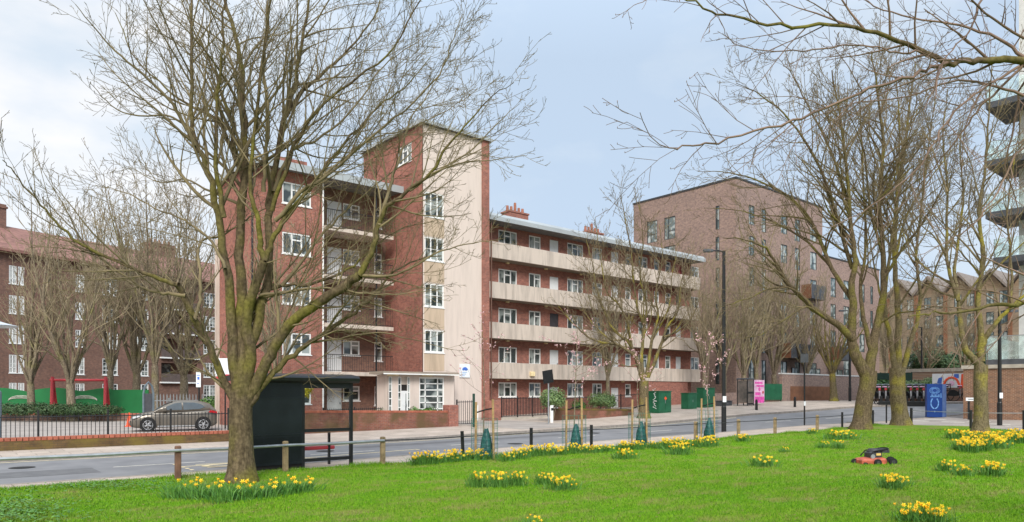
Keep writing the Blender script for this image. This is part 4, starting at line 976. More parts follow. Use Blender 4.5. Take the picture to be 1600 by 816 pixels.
# ------------------------------------------------------------------ shrubs
def leaf_blob(seed, rx, ry, rz, n, size, m, name='foliage', z0=0):
    rd = random.Random(seed); mb = MB()
    for _ in range(n * 2):
        a = rd.uniform(0, 2 * pi); u = rd.uniform(-.75, 1); k = sqrt(max(0, 1 - u * u)); rr = rd.uniform(.55, 1.05) * (1 + .12 * sin(a * 3 + seed) + .1 * sin(u * 5 + a * 2))
        c = Vector((cos(a) * k * rx * rr, sin(a) * k * ry * rr, u * rz * rr + z0 + rz * .6)); s = size * rd.uniform(.6, 1.3)
        nrm = Vector((rd.gauss(cos(a) * k, .5), rd.gauss(sin(a) * k, .5), rd.gauss(u + .3, .5))).normalized()
        t = nrm.cross(Vector((rd.gauss(0, 1), rd.gauss(0, 1), rd.gauss(0, 1)))).normalized(); w = nrm.cross(t)
        mb.quad(c - t * s, c - w * s * .5, c + t * s, c + w * s * .5)
    return mb.mesh(name, m)
def shrub(label, loc, rx, ry, rz, n, size, m, seed, group=None, stem=True, name='shrub', z0=0):
    t = T(name, label, 'shrub', loc, 0, group); put('foliage', leaf_blob(seed, rx, ry, rz, n, size, m, z0=z0), t)
    if stem:
        mb = MB(); rd = random.Random(seed)
        for i in range(7): mb.tube([Vector((0, 0, -.05)), Vector((rd.gauss(0, .1), rd.gauss(0, .1), z0 * .5 + rz * .4)), Vector((rd.gauss(0, rx * .4), rd.gauss(0, ry * .4), z0 + rz * .9))], [.03, .02, .01], 5)
        mb.build('stem', M['bark_grey'], t)
    return t
shrub('rounded variegated shrub on a stalk beside the driveway, by the white post', gq(864, 31.0), .85, .7, .65, 1500, .06, M['leaf_pale'], 5, z0=.9)
shrub('low round shrub behind the low garden wall, before the gallery wing', gq(942, 34.5, .55), 1.15, .9, .6, 1500, .065, M['leaf_pale'], 6, z0=.0)
shrub('small shrub between the two round shrubs behind the low wall', gq(905, 35, .3), .6, .5, .45, 500, .06, M['leaf'], 7)
shrub('yellow flowering shrub peeping over the bus shelter roof', gq(465, 33.3, .2), .75, .7, .65, 1100, .06, M['forsythia'], 8, z0=1.5)
shrub('dense green hedge behind the silver car', gW(342, 44, .0), 1.6, .8, .7, 1800, .08, M['leaf'], 9, z0=.55)
shrub('low bushy plant in front of the lobby window', gq(672, 34.0, .35), .75, .35, .35, 500, .09, M['leaf'], 10, stem=False)
shrub('clipped grey green dome shrub left of the lobby', gq(594, 35.2, .25), .5, .5, .4, 600, .05, M['leaf_pale'], 12, stem=False)
shrub('broad leaved green shrub behind the wall just right of the lobby door', gq(648, 34.0, .4), .35, .3, .35, 300, .09, M['leaf_pale'], 14, stem=False)
shrub('strip of low green plants along the garden wall left of the lobby', gq(548, 33.6, .45), 2.1, .3, .25, 900, .07, M['leaf'], 13, stem=False)
for i, (x, d, s) in enumerate(((20, 46, 1), (60, 45.5, 1.1), (90, 45.5, .9), (125, 45.5, 1), (158, 45.5, .9))):
    shrub(['dark low hedge clump at the left end of the planter', 'dark hedge clump in the planter beside the leftmost tree', 'dark hedge clump in the planter under the left swing post', 'dark hedge clump right of the planter tree', 'dark hedge clump in the planter under the right swing post'][i], gW(x, d, .5), 1.5 * s, .7, .45 * s, 900, .07, M['ivy'], 20 + i, 'hedge clumps in the car park planter', stem=False)
# climbing greenery over the wall right of the bicycles
for i, (x, y, d) in enumerate(((1370, 598, 64), (1430, 600, 63), (1462, 595, 62))):
    v = W(x, y, d); shrub(['trailing ivy over the wall behind the left docked bicycles', 'bright green climber over the wall above the docked bicycles', 'bright green climber beside the painted mural'][i], v - Vector((0, 0, .6)), 1.9, .8, .55, 1200, .1, M['leaf_pale' if i else 'leaf'], 30 + i, stem=False)
for i, (x, y, d, r) in enumerate(((1450, 560, 92, 3.2), (1520, 565, 95, 4), (1485, 566, 90, 2.2))):
    v = W(x, y, d); shrub(['dark evergreen shrub before the buff building, above the bicycles', 'evergreen shrubbery behind the substation wall', 'small evergreen shrub above the mural'][i], v - Vector((0, 0, r * .5)), r, r * .7, r * .6, 1300, .2, M['ivy'], 40 + i, stem=False)

# ------------------------------------------------------------------ garden walls and fences by the block
def brick_wall(name, label, x0, x1, q, zt0, zt1, m, cop=True, th=.25, cat='wall', cm=None, base=-.15):
    zb0, zb1 = g(x0, q) + base, g(x1, q) + base
    t = T(name, label, cat, (x0, q, 0)); mb = MB(); n = len(mb.v)
    mb.v += [(x0, q, zb0), (x1, q, zb1), (x1, q + th, zb1), (x0, q + th, zb0), (x0, q, zt0), (x1, q, zt1), (x1, q + th, zt1), (x0, q + th, zt0)]
    for f in ((4, 5, 6, 7), (0, 1, 5, 4), (1, 2, 6, 5), (2, 3, 7, 6), (3, 0, 4, 7)): mb.f.append(f)
    mb.build('wall_body', m, t, off=(x0, q, 0))
    if cop:
        c = MB(); L = x1 - x0; k = max(1, int(L / .085)); 
        if k > 260: k = int(L / .17)
        for i in range(k):
            a = x0 + L * i / k; b = a + L / k * .86; z = zt0 + (zt1 - zt0) * i / k; c.box(a, b, q - .015, q + th + .015, z + .002, z + .11)
        c.build('coping', cm or M['brick_cop'], t, off=(x0, q, 0))
    return t
qw = 31.0
w0, w1 = PX(470, qw), PX(700, qw)
brick_wall('garden_wall', 'stained red brick garden wall in front of the tower lobby', w0, w1, qw, ZY(485, 645, qw), ZY(700, 645, qw), M['brick_garden'])
pr = tag(MB().cbox(w1 + .01, w1 + .62, qw - .1, qw + .5, g(w1, qw) - .1, ZY(705, 633, qw)).build('brick_pier', M['brick']), 'square red brick gate pier at the right end of the garden wall', 'pier')
def railing(label, x0, x1, q, h, zb=None, posts=(), sp=.12, name='railing_fence', bar=.009, cat='fence', q1=None, phigh=0, rail_m=None):
    """metal railings from (x0,q) to (x1,q1)"""
    q1 = q if q1 is None else q1; rm = rail_m or M['rail_black']; t = T(name, label, cat, (x0, q, 0)); L = sqrt((x1 - x0) ** 2 + (q1 - q) ** 2)
    ts = sorted({0, 1, *posts}); zf = zb or (lambda p, qq: g(p, qq))
    for a, b in zip(ts, ts[1:]):
        mb = MB(); n = max(2, int((b - a) * L / sp))
        for i in range(1, n):
            u = a + (b - a) * i / n; x, y = x0 + (x1 - x0) * u, q + (q1 - q) * u; z = zf(x, y); mb.box(x - bar * 1.3, x + bar * 1.3, y - bar, y + bar, z + .08, z + h)
        for zz in (.1, h - .08):
            pa = [(x0 + (x1 - x0) * u, q + (q1 - q) * u) for u in (a, b)]; mb.tube([Vector((x, y, zf(x, y) + zz)) for x, y in pa], .018, 4)
        mb.build('railing_panel', rm, t, off=(x0, q, 0))
    for u in ts:
        x, y = x0 + (x1 - x0) * u, q + (q1 - q) * u; z = zf(x, y)
        MB().box(x - .03, x + .03, y - .03, y + .03, z - .05, z + h + phigh).cyl((x, y, z + h + phigh), .04, .06, 6).build('post', rm, t, off=(x0, q, 0))
    return t
railing('black metal gate beside the garden wall pier', w1 + .65, PX(742, qw), qw + .1, 1.35, sp=.14, name='metal_gate', cat='gate')
railing('black railings on the kerb right of the driveway pier, before the gallery wing', PX(784, 34.8), PX(856, 34.8), 34.8, 1.3, posts=(.33, .66), bar=.014, sp=.13, zb=lambda p, q: g(p, q) + .1)
tag(MB().box(PX(784, 34.8) - .2, PX(858, 34.8), 34.6, 35.2, .2, g(30, 34.8) + .12).build('concrete_plinth', M['stone']), 'pale concrete plinth under the railings right of the driveway pier', 'plinth')
railing('black railings in front of the white door left of the lobby', PX(505, 35.2), PX(600, 35.2), 35.2, 1.0, posts=(.5,))
brick_wall('garden_wall', 'short red brick wall at the foot of the tower, left of the driveway', PX(764, 34.2), PX(783, 34.2), 34.2, 1.55, 1.58, M['brick'], cop=False, th=.5)
lw0, lw1 = PX(866, 31.5), PX(990, 31.5)
brick_wall('garden_wall', 'low mossy brick wall right of the driveway, below the shrubs', lw0, lw1, 31.5, ZY(866, 641, 31.5), ZY(990, 642, 31.5), M['brick_garden'], cm=M['brick_mossy'])
railing('black railings along the gallery wing behind the low wall', PX(870, 36.6), PX(1000, 36.6), 36.6, 1.2, posts=(.25, .5, .75))
v = gq(862, 30.0); wp = T('marker_post', 'short white marker post beside the rounded shrub on the driveway', 'post', v)
MB().cbox(-.09, .09, -.05, .05, 0, 1.0, .015).build('post_body', M['white'], wp); MB().box(-.092, .092, -.052, -.05, .7, .85).build('dark_band', M['black'], wp)
v = gq(742, 29.8); wp = T('marker_post', 'white and dark green post in front of the black gate', 'post', v)
MB().cbox(-.13, -.02, -.05, .05, 0, 1.75, .01).build('dark_post', M['grey_green'], wp); MB().box(.05, .2, -.02, .0, .35, 1.15).build('white_plate', M['white'], wp)
# sign seen from behind
v = gq(857, 29.2); sg = T('road_sign', 'tilted black backed square road sign above the rounded shrub', 'sign', v)
MB().cyl((0, 0, 0), .04, 3.0, 8).build('pole', M['zinc'], sg)
mb = MB(); mb.box(-.38, .38, -.03, 0, -.36, .36); o = mb.build('sign_panel', M['black'], sg, (-.1, -.05, 2.65)); o.rotation_euler = (0, R(-9), 0)

# ------------------------------------------------------------------ car park wall, railings and what stands in the car park
cw0, cw1, cwq = -30.0, PX(362, 28.6), 28.6
czt = ZY(180, 685, cwq)
brick_wall('boundary_wall', 'long low mossy brick wall with red coping along the car park', cw0, cw1, cwq, czt, czt + .03, M['brick_mossy'], th=.3)
xs_ = [PX(x, cwq + .35) for x in (60, 169, 267, 354)]; f0, f1 = cw0, cw1
railing('black vertical railings with posts along the car park wall', f0, f1, cwq + .38, .98, zb=lambda p, q: czt - .1, posts=[(x - f0) / (f1 - f0) for x in xs_[:-1]] + [(xs_[0] - f0 - k * 3.6) / (f1 - f0) for k in range(1, 8)], sp=.125, bar=.008, phigh=.08)
pl = W(-20, HZ, 46.5); pr_ = W(245, HZ, 46.0); pa = atan2(pr_.y - pl.y, pr_.x - pl.x)
t = T('planter_wall', 'low brown brick planter wall behind the car park', 'wall', (pl.x, pl.y, 0), pa); LL = (pr_ - pl).length
MB().box(-12, LL, 0, .3, .1, .62).build('wall_body', M['brick_dark'], t); MB().box(-12, LL, -.03, .33, .622, .72).build('coping', M['brick_cop'], t)
structure(MB().box(-12, LL, .3, 6, .1, .6).build('planter_soil', M['earth'])).location = (pl.x, pl.y, 0); bpy.data.objects['planter_soil'].rotation_euler = (0, 0, pa)
hl_ = W(-30, HZ, 51.5); hr_ = W(232, HZ, 51.5); ha = atan2(hr_.y - hl_.y, hr_.x - hl_.x); HL = (hr_ - hl_).length
mb = MB(); pts = [(-14, .3)] + [] ; n = 80; up = []
for i in range(n + 1):
    x = -14 + (HL + 14) * i / n; z = 2.15 + (.26 * abs(sin(x * .78 + .6)) if x < HL * .78 else .12); up.append((x, z))
mb.prism([(HL, .3), (-14, .3)] + up, 'y', 0, .05); 
hd_ = T('hoarding', 'green painted hoarding with a wavy top edge behind the swing frame', 'hoarding', (hl_.x, hl_.y, 0), ha); mb.build('board', M['green_board'], hd_)
for xx in (HL * .24, HL * .62):
    mb = MB()
    for k in range(3): mb.tube([Vector((xx + .9 * cos(a), -.02 - .01 * k, 1.5 + .35 * sin(a) * (1 - .25 * k))) for a in [pi * j / 10 for j in range(11)]], .02, 4)
    mb.build('white_scribble', M['white_line'], hd_)
v = gW(82, 50); v2 = gW(165, 50.5); a = atan2(v2.y - v.y, v2.x - v.x); sw = T('swing_frame', 'red steel swing frame standing before the green hoarding', 'swing', (v.x, v.y, .1), a); sl = (v2 - v).length; zt = 2 + (HZ - 594) / F * 50
MB().cyl((-.15, 0, zt - .1), .09, sl + .3, 10, 'x').build('top_beam', M['redpaint'], sw)
for x in (0, sl):
    for s in (-1, 1): MB().tube([Vector((x, 0, zt + .12)), Vector((x + .12 * (1 if x else 1), s * .45, .1))], [.11, .12], 8).build('leg', M['redpaint'], sw)
v = gW(202, 38.5, .12); v.z = .22; cn = T('traffic_cone', 'orange and white traffic cone standing in front of the car', 'cone', v)
MB().cbox(-.2, .2, -.2, .2, 0, .05, .01).build('base', M['orange'], cn); MB().cyl((0, 0, .05), .15, .7, 14, r2=.035).build('cone_body', M['orange'], cn); MB().cyl((0, 0, .36), .098, .2, 14, r2=.066).build('white_band', M['sign_white'], cn)
# palisade fence
a_, b_ = gW(234, 47), gW(322, 49); t = T('palisade_fence', 'grey steel palisade fence with pointed tops behind the car', 'fence', (a_.x, a_.y, .1), atan2(b_.y - a_.y, b_.x - a_.x)); L_ = (b_ - a_).length; mb = MB()
for i in range(int(L_ / .2)):
    x = i * .2; mb.prism([(x, .1), (x + .07, .1), (x + .07, 1.75), (x + .035, 1.9), (x, 1.75)], 'y', 0, .02)
mb.box(0, L_, .02, .06, .4, .46); mb.box(0, L_, .02, .06, 1.4, 1.46); mb.build('pales', M['zinc'], t)
for i in range(4): MB().box(L_ * i / 3 - .04, L_ * i / 3 + .04, .06, .14, 0, 1.6).build('post', M['zinc'], t)
v = gW(232, 44); t = T('arched_post', 'tall dark arched post behind the orange cone', 'post', (v.x, v.y, .1))
MB().tube([Vector((-.28, 0, 0)), Vector((-.28, 0, 1.9)), Vector((-.2, 0, 2.35)), Vector((0, 0, 2.6)), Vector((.2, 0, 2.35)), Vector((.28, 0, 1.9)), Vector((.28, 0, 0))], .06, 6).build('arch', M['steel_blue'], t); MB().box(-.22, .22, 0, .05, .6, 1.9).build('arch_panel', M['deckdark'], t)
v = gW(311, 40); t = T('parking_sign', 'tall narrow white and blue parking sign on a black pole behind the car', 'sign', (v.x, v.y, .15), R(-YAW))
MB().cyl((0, 0, 0), .05, 2.6, 8).build('pole', M['black'], t); MB().box(-.13, .13, -.08, -.055, 2.2, 3.05).build('sign_panel', M['sign_white'], t)
MB().box(-.06, .06, -.09, -.082, 2.62, 2.78).box(-.09, .09, -.09, -.082, 2.85, 2.89).box(-.08, .05, -.09, -.082, 2.4, 2.43).build('sign_print', M['sign_blue'], t)
# estate sign, partly hidden by the trunk
v = W(345, 590, 36.5); t = T('estate_sign', 'white board with a curved red band on the brick end wall beside the tree trunk', 'sign', (v.x, v.y, 0), R(-YAW))
def zz(y): return EYE + (HZ - y) / F * 36.5
MB().cyl((.2, .06, .2), .04, zz(560) - .2, 8).build('pole', M['black'], t)
MB().box(-.28, .9, -.02, .02, zz(587), zz(560)).build('board', M['sign_white'], t)
MB().prism([(-.29, zz(596)), (-.29, zz(590)), (-.05, zz(587)), (.3, zz(585)), (.95, zz(586)), (.95, zz(596))], 'y', -.035, -.022).build('red_band', M['redpaint'], t)
text_mesh('lettering', 'HAVE', .14, M['sign_white'], t, (.28, -.04, zz(591)), (R(90), 0, 0))

# ------------------------------------------------------------------ car
def make_car():
    c = T('parked_car', 'bronze grey hatchback parked behind the railings in the car park', 'car')
    Lc = 3.95; top = [(0, .58), (.06, .68), (.2, .76), (.5, .85), (.85, .91), (1.15, .97), (1.6, .97), (2.1, .98), (2.6, 1.0), (3.1, 1.03), (3.5, 1.05), (3.75, 1.04), (3.9, .96), (3.95, .8)]
    wid = [(0, .55), (.06, .66), (.2, .76), (.5, .84), (1, .865), (2, .87), (3.2, .875), (3.6, .85), (3.85, .76), (3.95, .66)]
    bot = [(0, .3), (.06, .22), (.3, .17), (3.6, .18), (3.85, .24), (3.95, .36)]
    mb = MB(); st = [0, .06, .2, .35, .5, .7, .85, 1.0, 1.15, 1.35, 1.6, 1.85, 2.1, 2.35, 2.6, 2.85, 3.1, 3.3, 3.5, 3.65, 3.75, 3.9, 3.95]; K = 14
    for x in st:
        t, w, b = lerp_tab(top, x), lerp_tab(wid, x), lerp_tab(bot, x)
        half = [(0, t + .03), (w * .55, t + .02), (w * .82, t), (w * .93, t - .06), (w * .985, t - .16), (w, (t + b) / 2 + .08), (w * .975, b + .2), (w * .93, b)]
        ring = half + [(-y, z) for y, z in reversed(half[1:])]
        K = len(ring); mb.v += [(x, y, z) for y, z in ring]
    for i in range(len(st) - 1):
        for k in range(K): k2 = (k + 1) % K; mb.f.append((i * K + k, i * K + k2, (i + 1) * K + k2, (i + 1) * K + k))
    mb.f.append(tuple(range(K))); mb.f.append(tuple((len(st) - 1) * K + K - 1 - k for k in range(K)))
    body = mb.build('body', M['car_paint'], c, smooth=True)
    # cabin
    G = [(1.05, .96, .70, .0), (1.5, 1.24, .66, 1), (1.9, 1.42, .60, 1), (2.3, 1.485, .58, 1), (2.8, 1.48, .57, 1), (3.25, 1.42, .55, 1), (3.58, 1.33, .52, 1), (3.88, 1.03, .58, 0)]
    mb = MB()
    for x, zt, w, _ in G:
        wb = .83 if x < 3.5 else .76; zb = lerp_tab(top, x) - .03
        f_ = max(0, min(1, (zt - zb) / .5)); wt = wb + (w - wb) * f_
        half = [(0, zt + .02 * f_), (wt * .7, zt + .01 * f_), (wt * .95, zt - .04 * f_), (wt, zt - .08 * f_), (wb, zb)]
        ring = half + [(-y, z) for y, z in reversed(half[1:])]; K = len(ring); mb.v += [(x, y, z) for y, z in ring]
    for i in range(len(G) - 1):
        for k in range(K - 0): k2 = (k + 1) % K; mb.f.append((i * K + k, i * K + k2, (i + 1) * K + k2, (i + 1) * K + k))
    mb.build('roof', M['car_paint'], c, smooth=True)
    def ysd(x, z, s):   # outside of the cabin side
        zb = lerp_tab(top, x) - .03; zt = lerp_tab([(a, b) for a, b, _, _ in G], x); w = lerp_tab([(a, cc) for a, _, cc, _ in G], x); f_ = max(0, min(1, (zt - zb) / .5)); wt = .83 + (w - .83) * f_
        return s * (.83 + (wt - .83) * max(0, min(1, (z - zb) / max(.01, zt - .08 * f_ - zb))) + .035)
    for s in (-1, 1):
        for poly in ([(1.42, 1.02), (1.62, 1.2), (1.95, 1.345), (2.28, 1.39), (2.30, 1.03)], [(2.37, 1.03), (2.35, 1.39), (2.85, 1.385), (3.2, 1.30), (3.36, 1.16), (3.1, 1.06)]):
            mb = MB(); n = len(poly); mb.v = [(x, ysd(x, z, s), z) for x, z in poly] + [(x, ysd(x, z, s) - s * .02, z) for x, z in poly]
            mb.f = [tuple(range(n)), tuple(2 * n - 1 - k for k in range(n))] + [(k, (k + 1) % n, n + (k + 1) % n, n + k) for k in range(n)]; mb.build('side_window', M['car_glass'], c)
        m_ = MB().cbox(1.42, 1.6, s * .93 - .08, s * .93 + .08, 1.0, 1.14, .03); m_.build('wing_mirror', M['car_paint'], c)
        MB().box(1.2, 2.9, s * .862 - .01, s * .862 + .02, .22, .27).build('sill_trim', M['alloy'], c)
        MB().box(2.12, 2.3, s * .88 - .01, s * .88 + .012, .85, .88).build('door_handle', M['car_paint'], c)
        for xx in (1.32, 2.33): MB().box(xx, xx + .012, s * .872 - .004, s * .872 + .006, .3, .95).build('door_gap', M['dark'], c)
        MB().prism([(.08, .62), (.12, .72), (.5, .80), (.62, .83), (.45, .72), (.2, .64)], 'y', s * .70, s * .835).build('headlight', M['lamp_clear'], c)
        MB().prism([(3.5, .9), (3.62, 1.0), (3.93, .93), (3.92, .84)], 'y', s * .62, s * .862).build('tail_light', M['lamp_red'], c)
        for xx in (.78, 3.28):
            MB().cyl((xx, s * .80, .33), .365, s * .085, 24, 'y').build('wheel_arch', M['rubber'], c)
            w = MB().cyl((xx, s * .74, .31), .305, s * .165, 24, 'y').build('wheel', M['rubber'], c)
            MB().cyl((xx, s * .905, .31), .215, s * .004, 20, 'y').build('rim_backing', M['dark'], w)
            mb = MB(); mb.tube([Vector((xx + .215 * cos(a), s * .912, .31 + .215 * sin(a))) for a in [2 * pi * k / 20 for k in range(21)]], .014, 5)
            for k in range(10):
                a = 2 * pi * k / 10 + (.12 if k % 2 else -.12); mb.tube([Vector((xx, s * .912, .31)), Vector((xx + .21 * cos(a), s * .912, .31 + .21 * sin(a)))], [.018, .012], 4)
            mb.cyl((xx, s * .905, .31), .045, s * .02, 8, 'y'); mb.build('rim', M['alloy'], w)
    MB().prism([(1.13, 1.005), (1.52, 1.265), (1.88, 1.425), (1.87, 1.445), (1.50, 1.29), (1.11, 1.03)], 'y', -.52, .52).build('windscreen', M['car_glass'], c)
    MB().prism([(3.60, 1.28), (3.82, 1.06), (3.85, 1.07), (3.63, 1.30)], 'y', -.46, .46).build('rear_window', M['car_glass'], c)
    MB().cbox(-.03, .1, -.5, .5, .28, .5, .02).build('grille', M['rubber'], c); MB().box(-.045, -.032, -.26, .26, .40, .51).build('number_plate', M['sign_white'], c)
    return c
car = make_car(); v = W(205, HZ, 33.6); car.location = (v.x, v.y + .2, .225); car.rotation_euler = (0, 0, R(-13)); car.scale = (.95, .95, .97)

# ------------------------------------------------------------------ bus shelter (local x along the street, front to the road is +y)
s0 = PX(391, 18.35); s1 = PX(551, 18.35); SL = s1 - s0; sh = T('bus_shelter', 'black bus shelter seen from behind, solid panel on its left, open bay right', 'bus shelter', (s0, 18.35, g(s0, 18.35)))
mid = PX(472, 18.35) - s0; SH = 2.42
mb = MB().cbox(.02, mid, -.03, .14, .12, SH - .12, .015)
for i in range(44):
    x = .05 + (mid - .1) * i / 43; mb.box(x, x + .012, -.038, -.03, .2, .85); mb.box(x, x + .012, -.038, -.03, 1.9, 2.24)
for z in (.9, 1.86): mb.box(.02, mid, -.045, -.03, z, z + .025)
mb.build('back_panel', M['black_panel'], sh)
MB().box(0, mid, .0, .11, .0, .12).build('panel_foot', M['dark'], sh)
MB().prism([(-.14, SH - .13), (-.2, SH - .08), (-.21, SH + .0), (-.14, SH + .06), (.3, SH + .12), (1.45, SH + .06), (1.5, SH), (1.45, SH - .08), (0, SH - .13)], 'x', -.12, SL + .12).build('roof', M['steel_blue'] if 0 else M['black'], sh, smooth=False)
for x in (mid + .03, SL - .04): MB().box(x - .04, x + .04, -.02, .07, 0, SH - .1).build('post', M['black'], sh)
MB().box(mid + .07, SL - .08, -.01, .06, SH - .28, SH - .12).build('top_rail', M['black'], sh)
for z, n_ in ((.95, 'middle_rail'), (.15, 'bottom_rail')): MB().box(mid + .07, SL - .08, 0, .06, z, z + .09).build(n_, M['black'], sh)
mb = MB().cyl((mid + .05, .55, .47), .055, SL - mid - .35, 10, 'x'); st_ = mb.build('bench_seat', M['redpaint'], sh)
MB().box(SL - .5, SL - .44, .48, .54, .0, .9).build('seat_bracket', M['black'], sh); MB().box(mid + .1, mid + .16, .48, .54, .0, .5).build('seat_bracket', M['black'], sh)
M['shelter_glass'] = mat('clear_shelter_glass', (.7, .75, .75), .02); B_ = M['shelter_glass'].node_tree.nodes['Principled BSDF']; B_.inputs['Transmission Weight'].default_value = 1; B_.inputs['IOR'].default_value = 1.02
MB().box(mid + .08, SL - .09, .03, .036, 1.05, SH - .3).build('glass_panel', M['shelter_glass'], sh)
for x in (.0,): MB().box(x, x + .08, 1.35, 1.43, 0, SH - .02).build('post', M['black'], sh)

# ------------------------------------------------------------------ knee rail along the lawn edge
PQ = 17.5
kp = [(-150, 'w'), (60 - 60, 'n'), (278, 'b'), (446, 'w'), (598, 'w'), (724, 'k'), (830, 'k'), (924, 'k'), (1009, 'k'), (1087, 'w'), (1154, 'w'), (1211, 'w'), (1277, 'w'), (1316, 'k'), (1364, 'k')]
kf = T('knee_rail_fence', 'low rail fence of timber and black posts along the lawn edge by the pavement', 'fence', (0, PQ, 0)); prev = None
for i, (x, c) in enumerate(kp):
    p = PX(x, PQ); z = g(p, PQ)
    if c != 'n':
        r_ = .062 if c != 'k' else .055; hh = .80 if c != 'k' else .86; lean = .05 if x == 724 else 0
        if c == 'k': mb = MB().tube([Vector((p, PQ, z - .1)), Vector((p - lean, PQ, z + hh))], [r_, r_], 10)
        else: mb = MB().cbox(p - r_, p + r_, PQ - r_, PQ + r_, z - .1, z + hh, .018)
        mb.build('post', {'w': M['wood'], 'b': M['wood_brown'], 'k': M['black']}[c], kf, off=(0, PQ, 0))
    if prev is not None:
        thick = .034 if x <= 598 else .014
        a, b = Vector((prev, PQ - .085, g(prev, PQ) + .70)), Vector((p, PQ - .085, z + .70)); m_ = (a + b) / 2 - Vector((0, 0, .015))
        MB().tube([a, m_, b], thick, 8).build('rail', M['zinc'] if x <= 598 else M['rail_black'], kf, off=(0, PQ, 0))
    prev = p
# right hand return of the rail past the blue panel
v = gp(1517, 670); b = gp(1600, 671); c_ = gp(1424, 664)
kf2 = T('knee_rail_fence', 'thin rail on black posts at the right edge of the lawn, behind the mossy tree', 'fence', v)
for i, (a, n_) in enumerate(((v, 1), (b, 1), (c_, 1))): MB().tube([a - v - Vector((0, 0, .1)), a - v + Vector((0, 0, .95))], .07, 10).build('post', M['black'], kf2)
MB().tube([c_ - v + Vector((0, 0, .8)), Vector((0, 0, .8)), b - v + Vector((0, 0, .8)), b - v + (b - v) * .7 + Vector((0, 0, .8))], .016, 6).build('rail', M['zinc'], kf2)

# ------------------------------------------------------------------ saplings
def sapling(x, q, seed, label, glabel, blabel, bloss=1.0, H=4.2):
    p = gq(x, q); tr = Tree(seed); rd = tr.r
    pts = [Vector((0, 0, 0)), Vector((rd.gauss(0, .03), rd.gauss(0, .03), 1)), Vector((rd.gauss(0, .06), rd.gauss(0, .06), 2.1)), Vector((rd.gauss(0, .12), rd.gauss(0, .12), H))]
    pts = smooth(pts, 4); n = len(pts); rad = [.028 * (1 - .75 * i / (n - 1)) for i in range(n)]; tr.trunk.tube(pts, rad, 7)
    tr.spawn(pts, rad, H, 1, .05, .1, .75, .0032, (.28, .5), .42, 1.7, (35, 70), thick=.05, count=11)
    t = T('cherry_sapling', label, 'sapling', p); tr.trunk.build('trunk', M['bark_grey'], t); tr.crown.build('crown', M['twig'], t)
    mb = MB(); v = tr.crown.v
    for _ in range(int(120 * bloss)):
        c = Vector(v[rd.randrange(len(v))]) + Vector((rd.gauss(0, .03), rd.gauss(0, .03), rd.gauss(0, .03)))
        for _ in range(3):
            s = rd.uniform(.012, .028); u = Vector((rd.gauss(0, 1), rd.gauss(0, 1), rd.gauss(0, 1))).normalized(); w = u.cross(Vector((rd.gauss(0, 1), rd.gauss(0, 1), rd.gauss(0, 1)))).normalized()
            c2 = c + u * .02; mb.quad(c2 - u * s, c2 - w * s, c2 + u * s, c2 + w * s)
    mb.build('blossom', M['blossom'], t)
    gd = T('tree_guard', glabel, 'tree guard', p)
    ux, uy = RX, RY
    for s in (-1, 1): MB().tube([Vector((s * .27 * ux, s * .27 * uy, -.05)), Vector((s * .25 * ux, s * .25 * uy, 1.78 + .04 * s))], .036, 8).build('stake', M['stake'], gd)
    mb = MB().tube([Vector((-.25 * ux, -.25 * uy, 1.42)), Vector((0, 0, 1.5)), Vector((.25 * ux, .25 * uy, 1.55))], .022, 4); mb.build('tie', M['rubber'], gd)
    mb = MB(); r_ = .4
    for k in range(16): a = 2 * pi * k / 16; mb.tube([Vector((r_ * cos(a), r_ * sin(a), .02)), Vector((r_ * cos(a), r_ * sin(a), 1.25))], .005, 3)
    for k in range(9): mb.tube([Vector((r_ * cos(a), r_ * sin(a), .05 + k * .15)) for a in [2 * pi * j / 16 for j in range(17)]], .004, 3)
    mb.build('netting', M['net'], gd)
    mb = MB(); NS = 14
    for i, (z, rr) in enumerate(((0, .19), (.12, .205), (.35, .17), (.6, .12), (.78, .08), (.88, .055))):
        for k in range(NS): a = 2 * pi * k / NS; f_ = rr * (1 + .16 * sin(a * 4 + i * .9 + seed) + rd.gauss(0, .04)); mb.v.append((f_ * cos(a) + .06 * ux, f_ * sin(a) + .06 * uy, z + .06 + rd.gauss(0, .012)))
    for i in range(5):
        for k in range(NS): k2 = (k + 1) % NS; mb.f.append((i * NS + k, i * NS + k2, (i + 1) * NS + k2, (i + 1) * NS + k))
    mb.f.append(tuple(5 * NS + k for k in range(NS)))
    o = mb.build('watering_bag', M['bag'], None, p, smooth=True); tag(o, blabel, 'watering bag')
sapling(757, 16.9, 51, 'blossoming cherry sapling in front of the tower, leftmost of four', 'stakes and green netting round the leftmost sapling', 'dark green watering bag at the foot of the leftmost sapling', .8)
sapling(897, 16.9, 52, 'blossoming cherry sapling below the tilted road sign', 'stakes and green netting round the second sapling from the left', 'dark green watering bag at the foot of the second sapling', 1.6)
sapling(999, 16.9, 53, 'pale stemmed sapling in front of the gnarled street tree', 'stakes and green netting round the third sapling from the left', 'dark green watering bag at the foot of the third sapling', .8)
sapling(1106, 17.0, 54, 'blossoming cherry sapling left of the tall black lamp post', 'stakes and green netting round the sapling nearest the lamp post', 'dark green watering bag beside the post near the lamp post', 1.6)

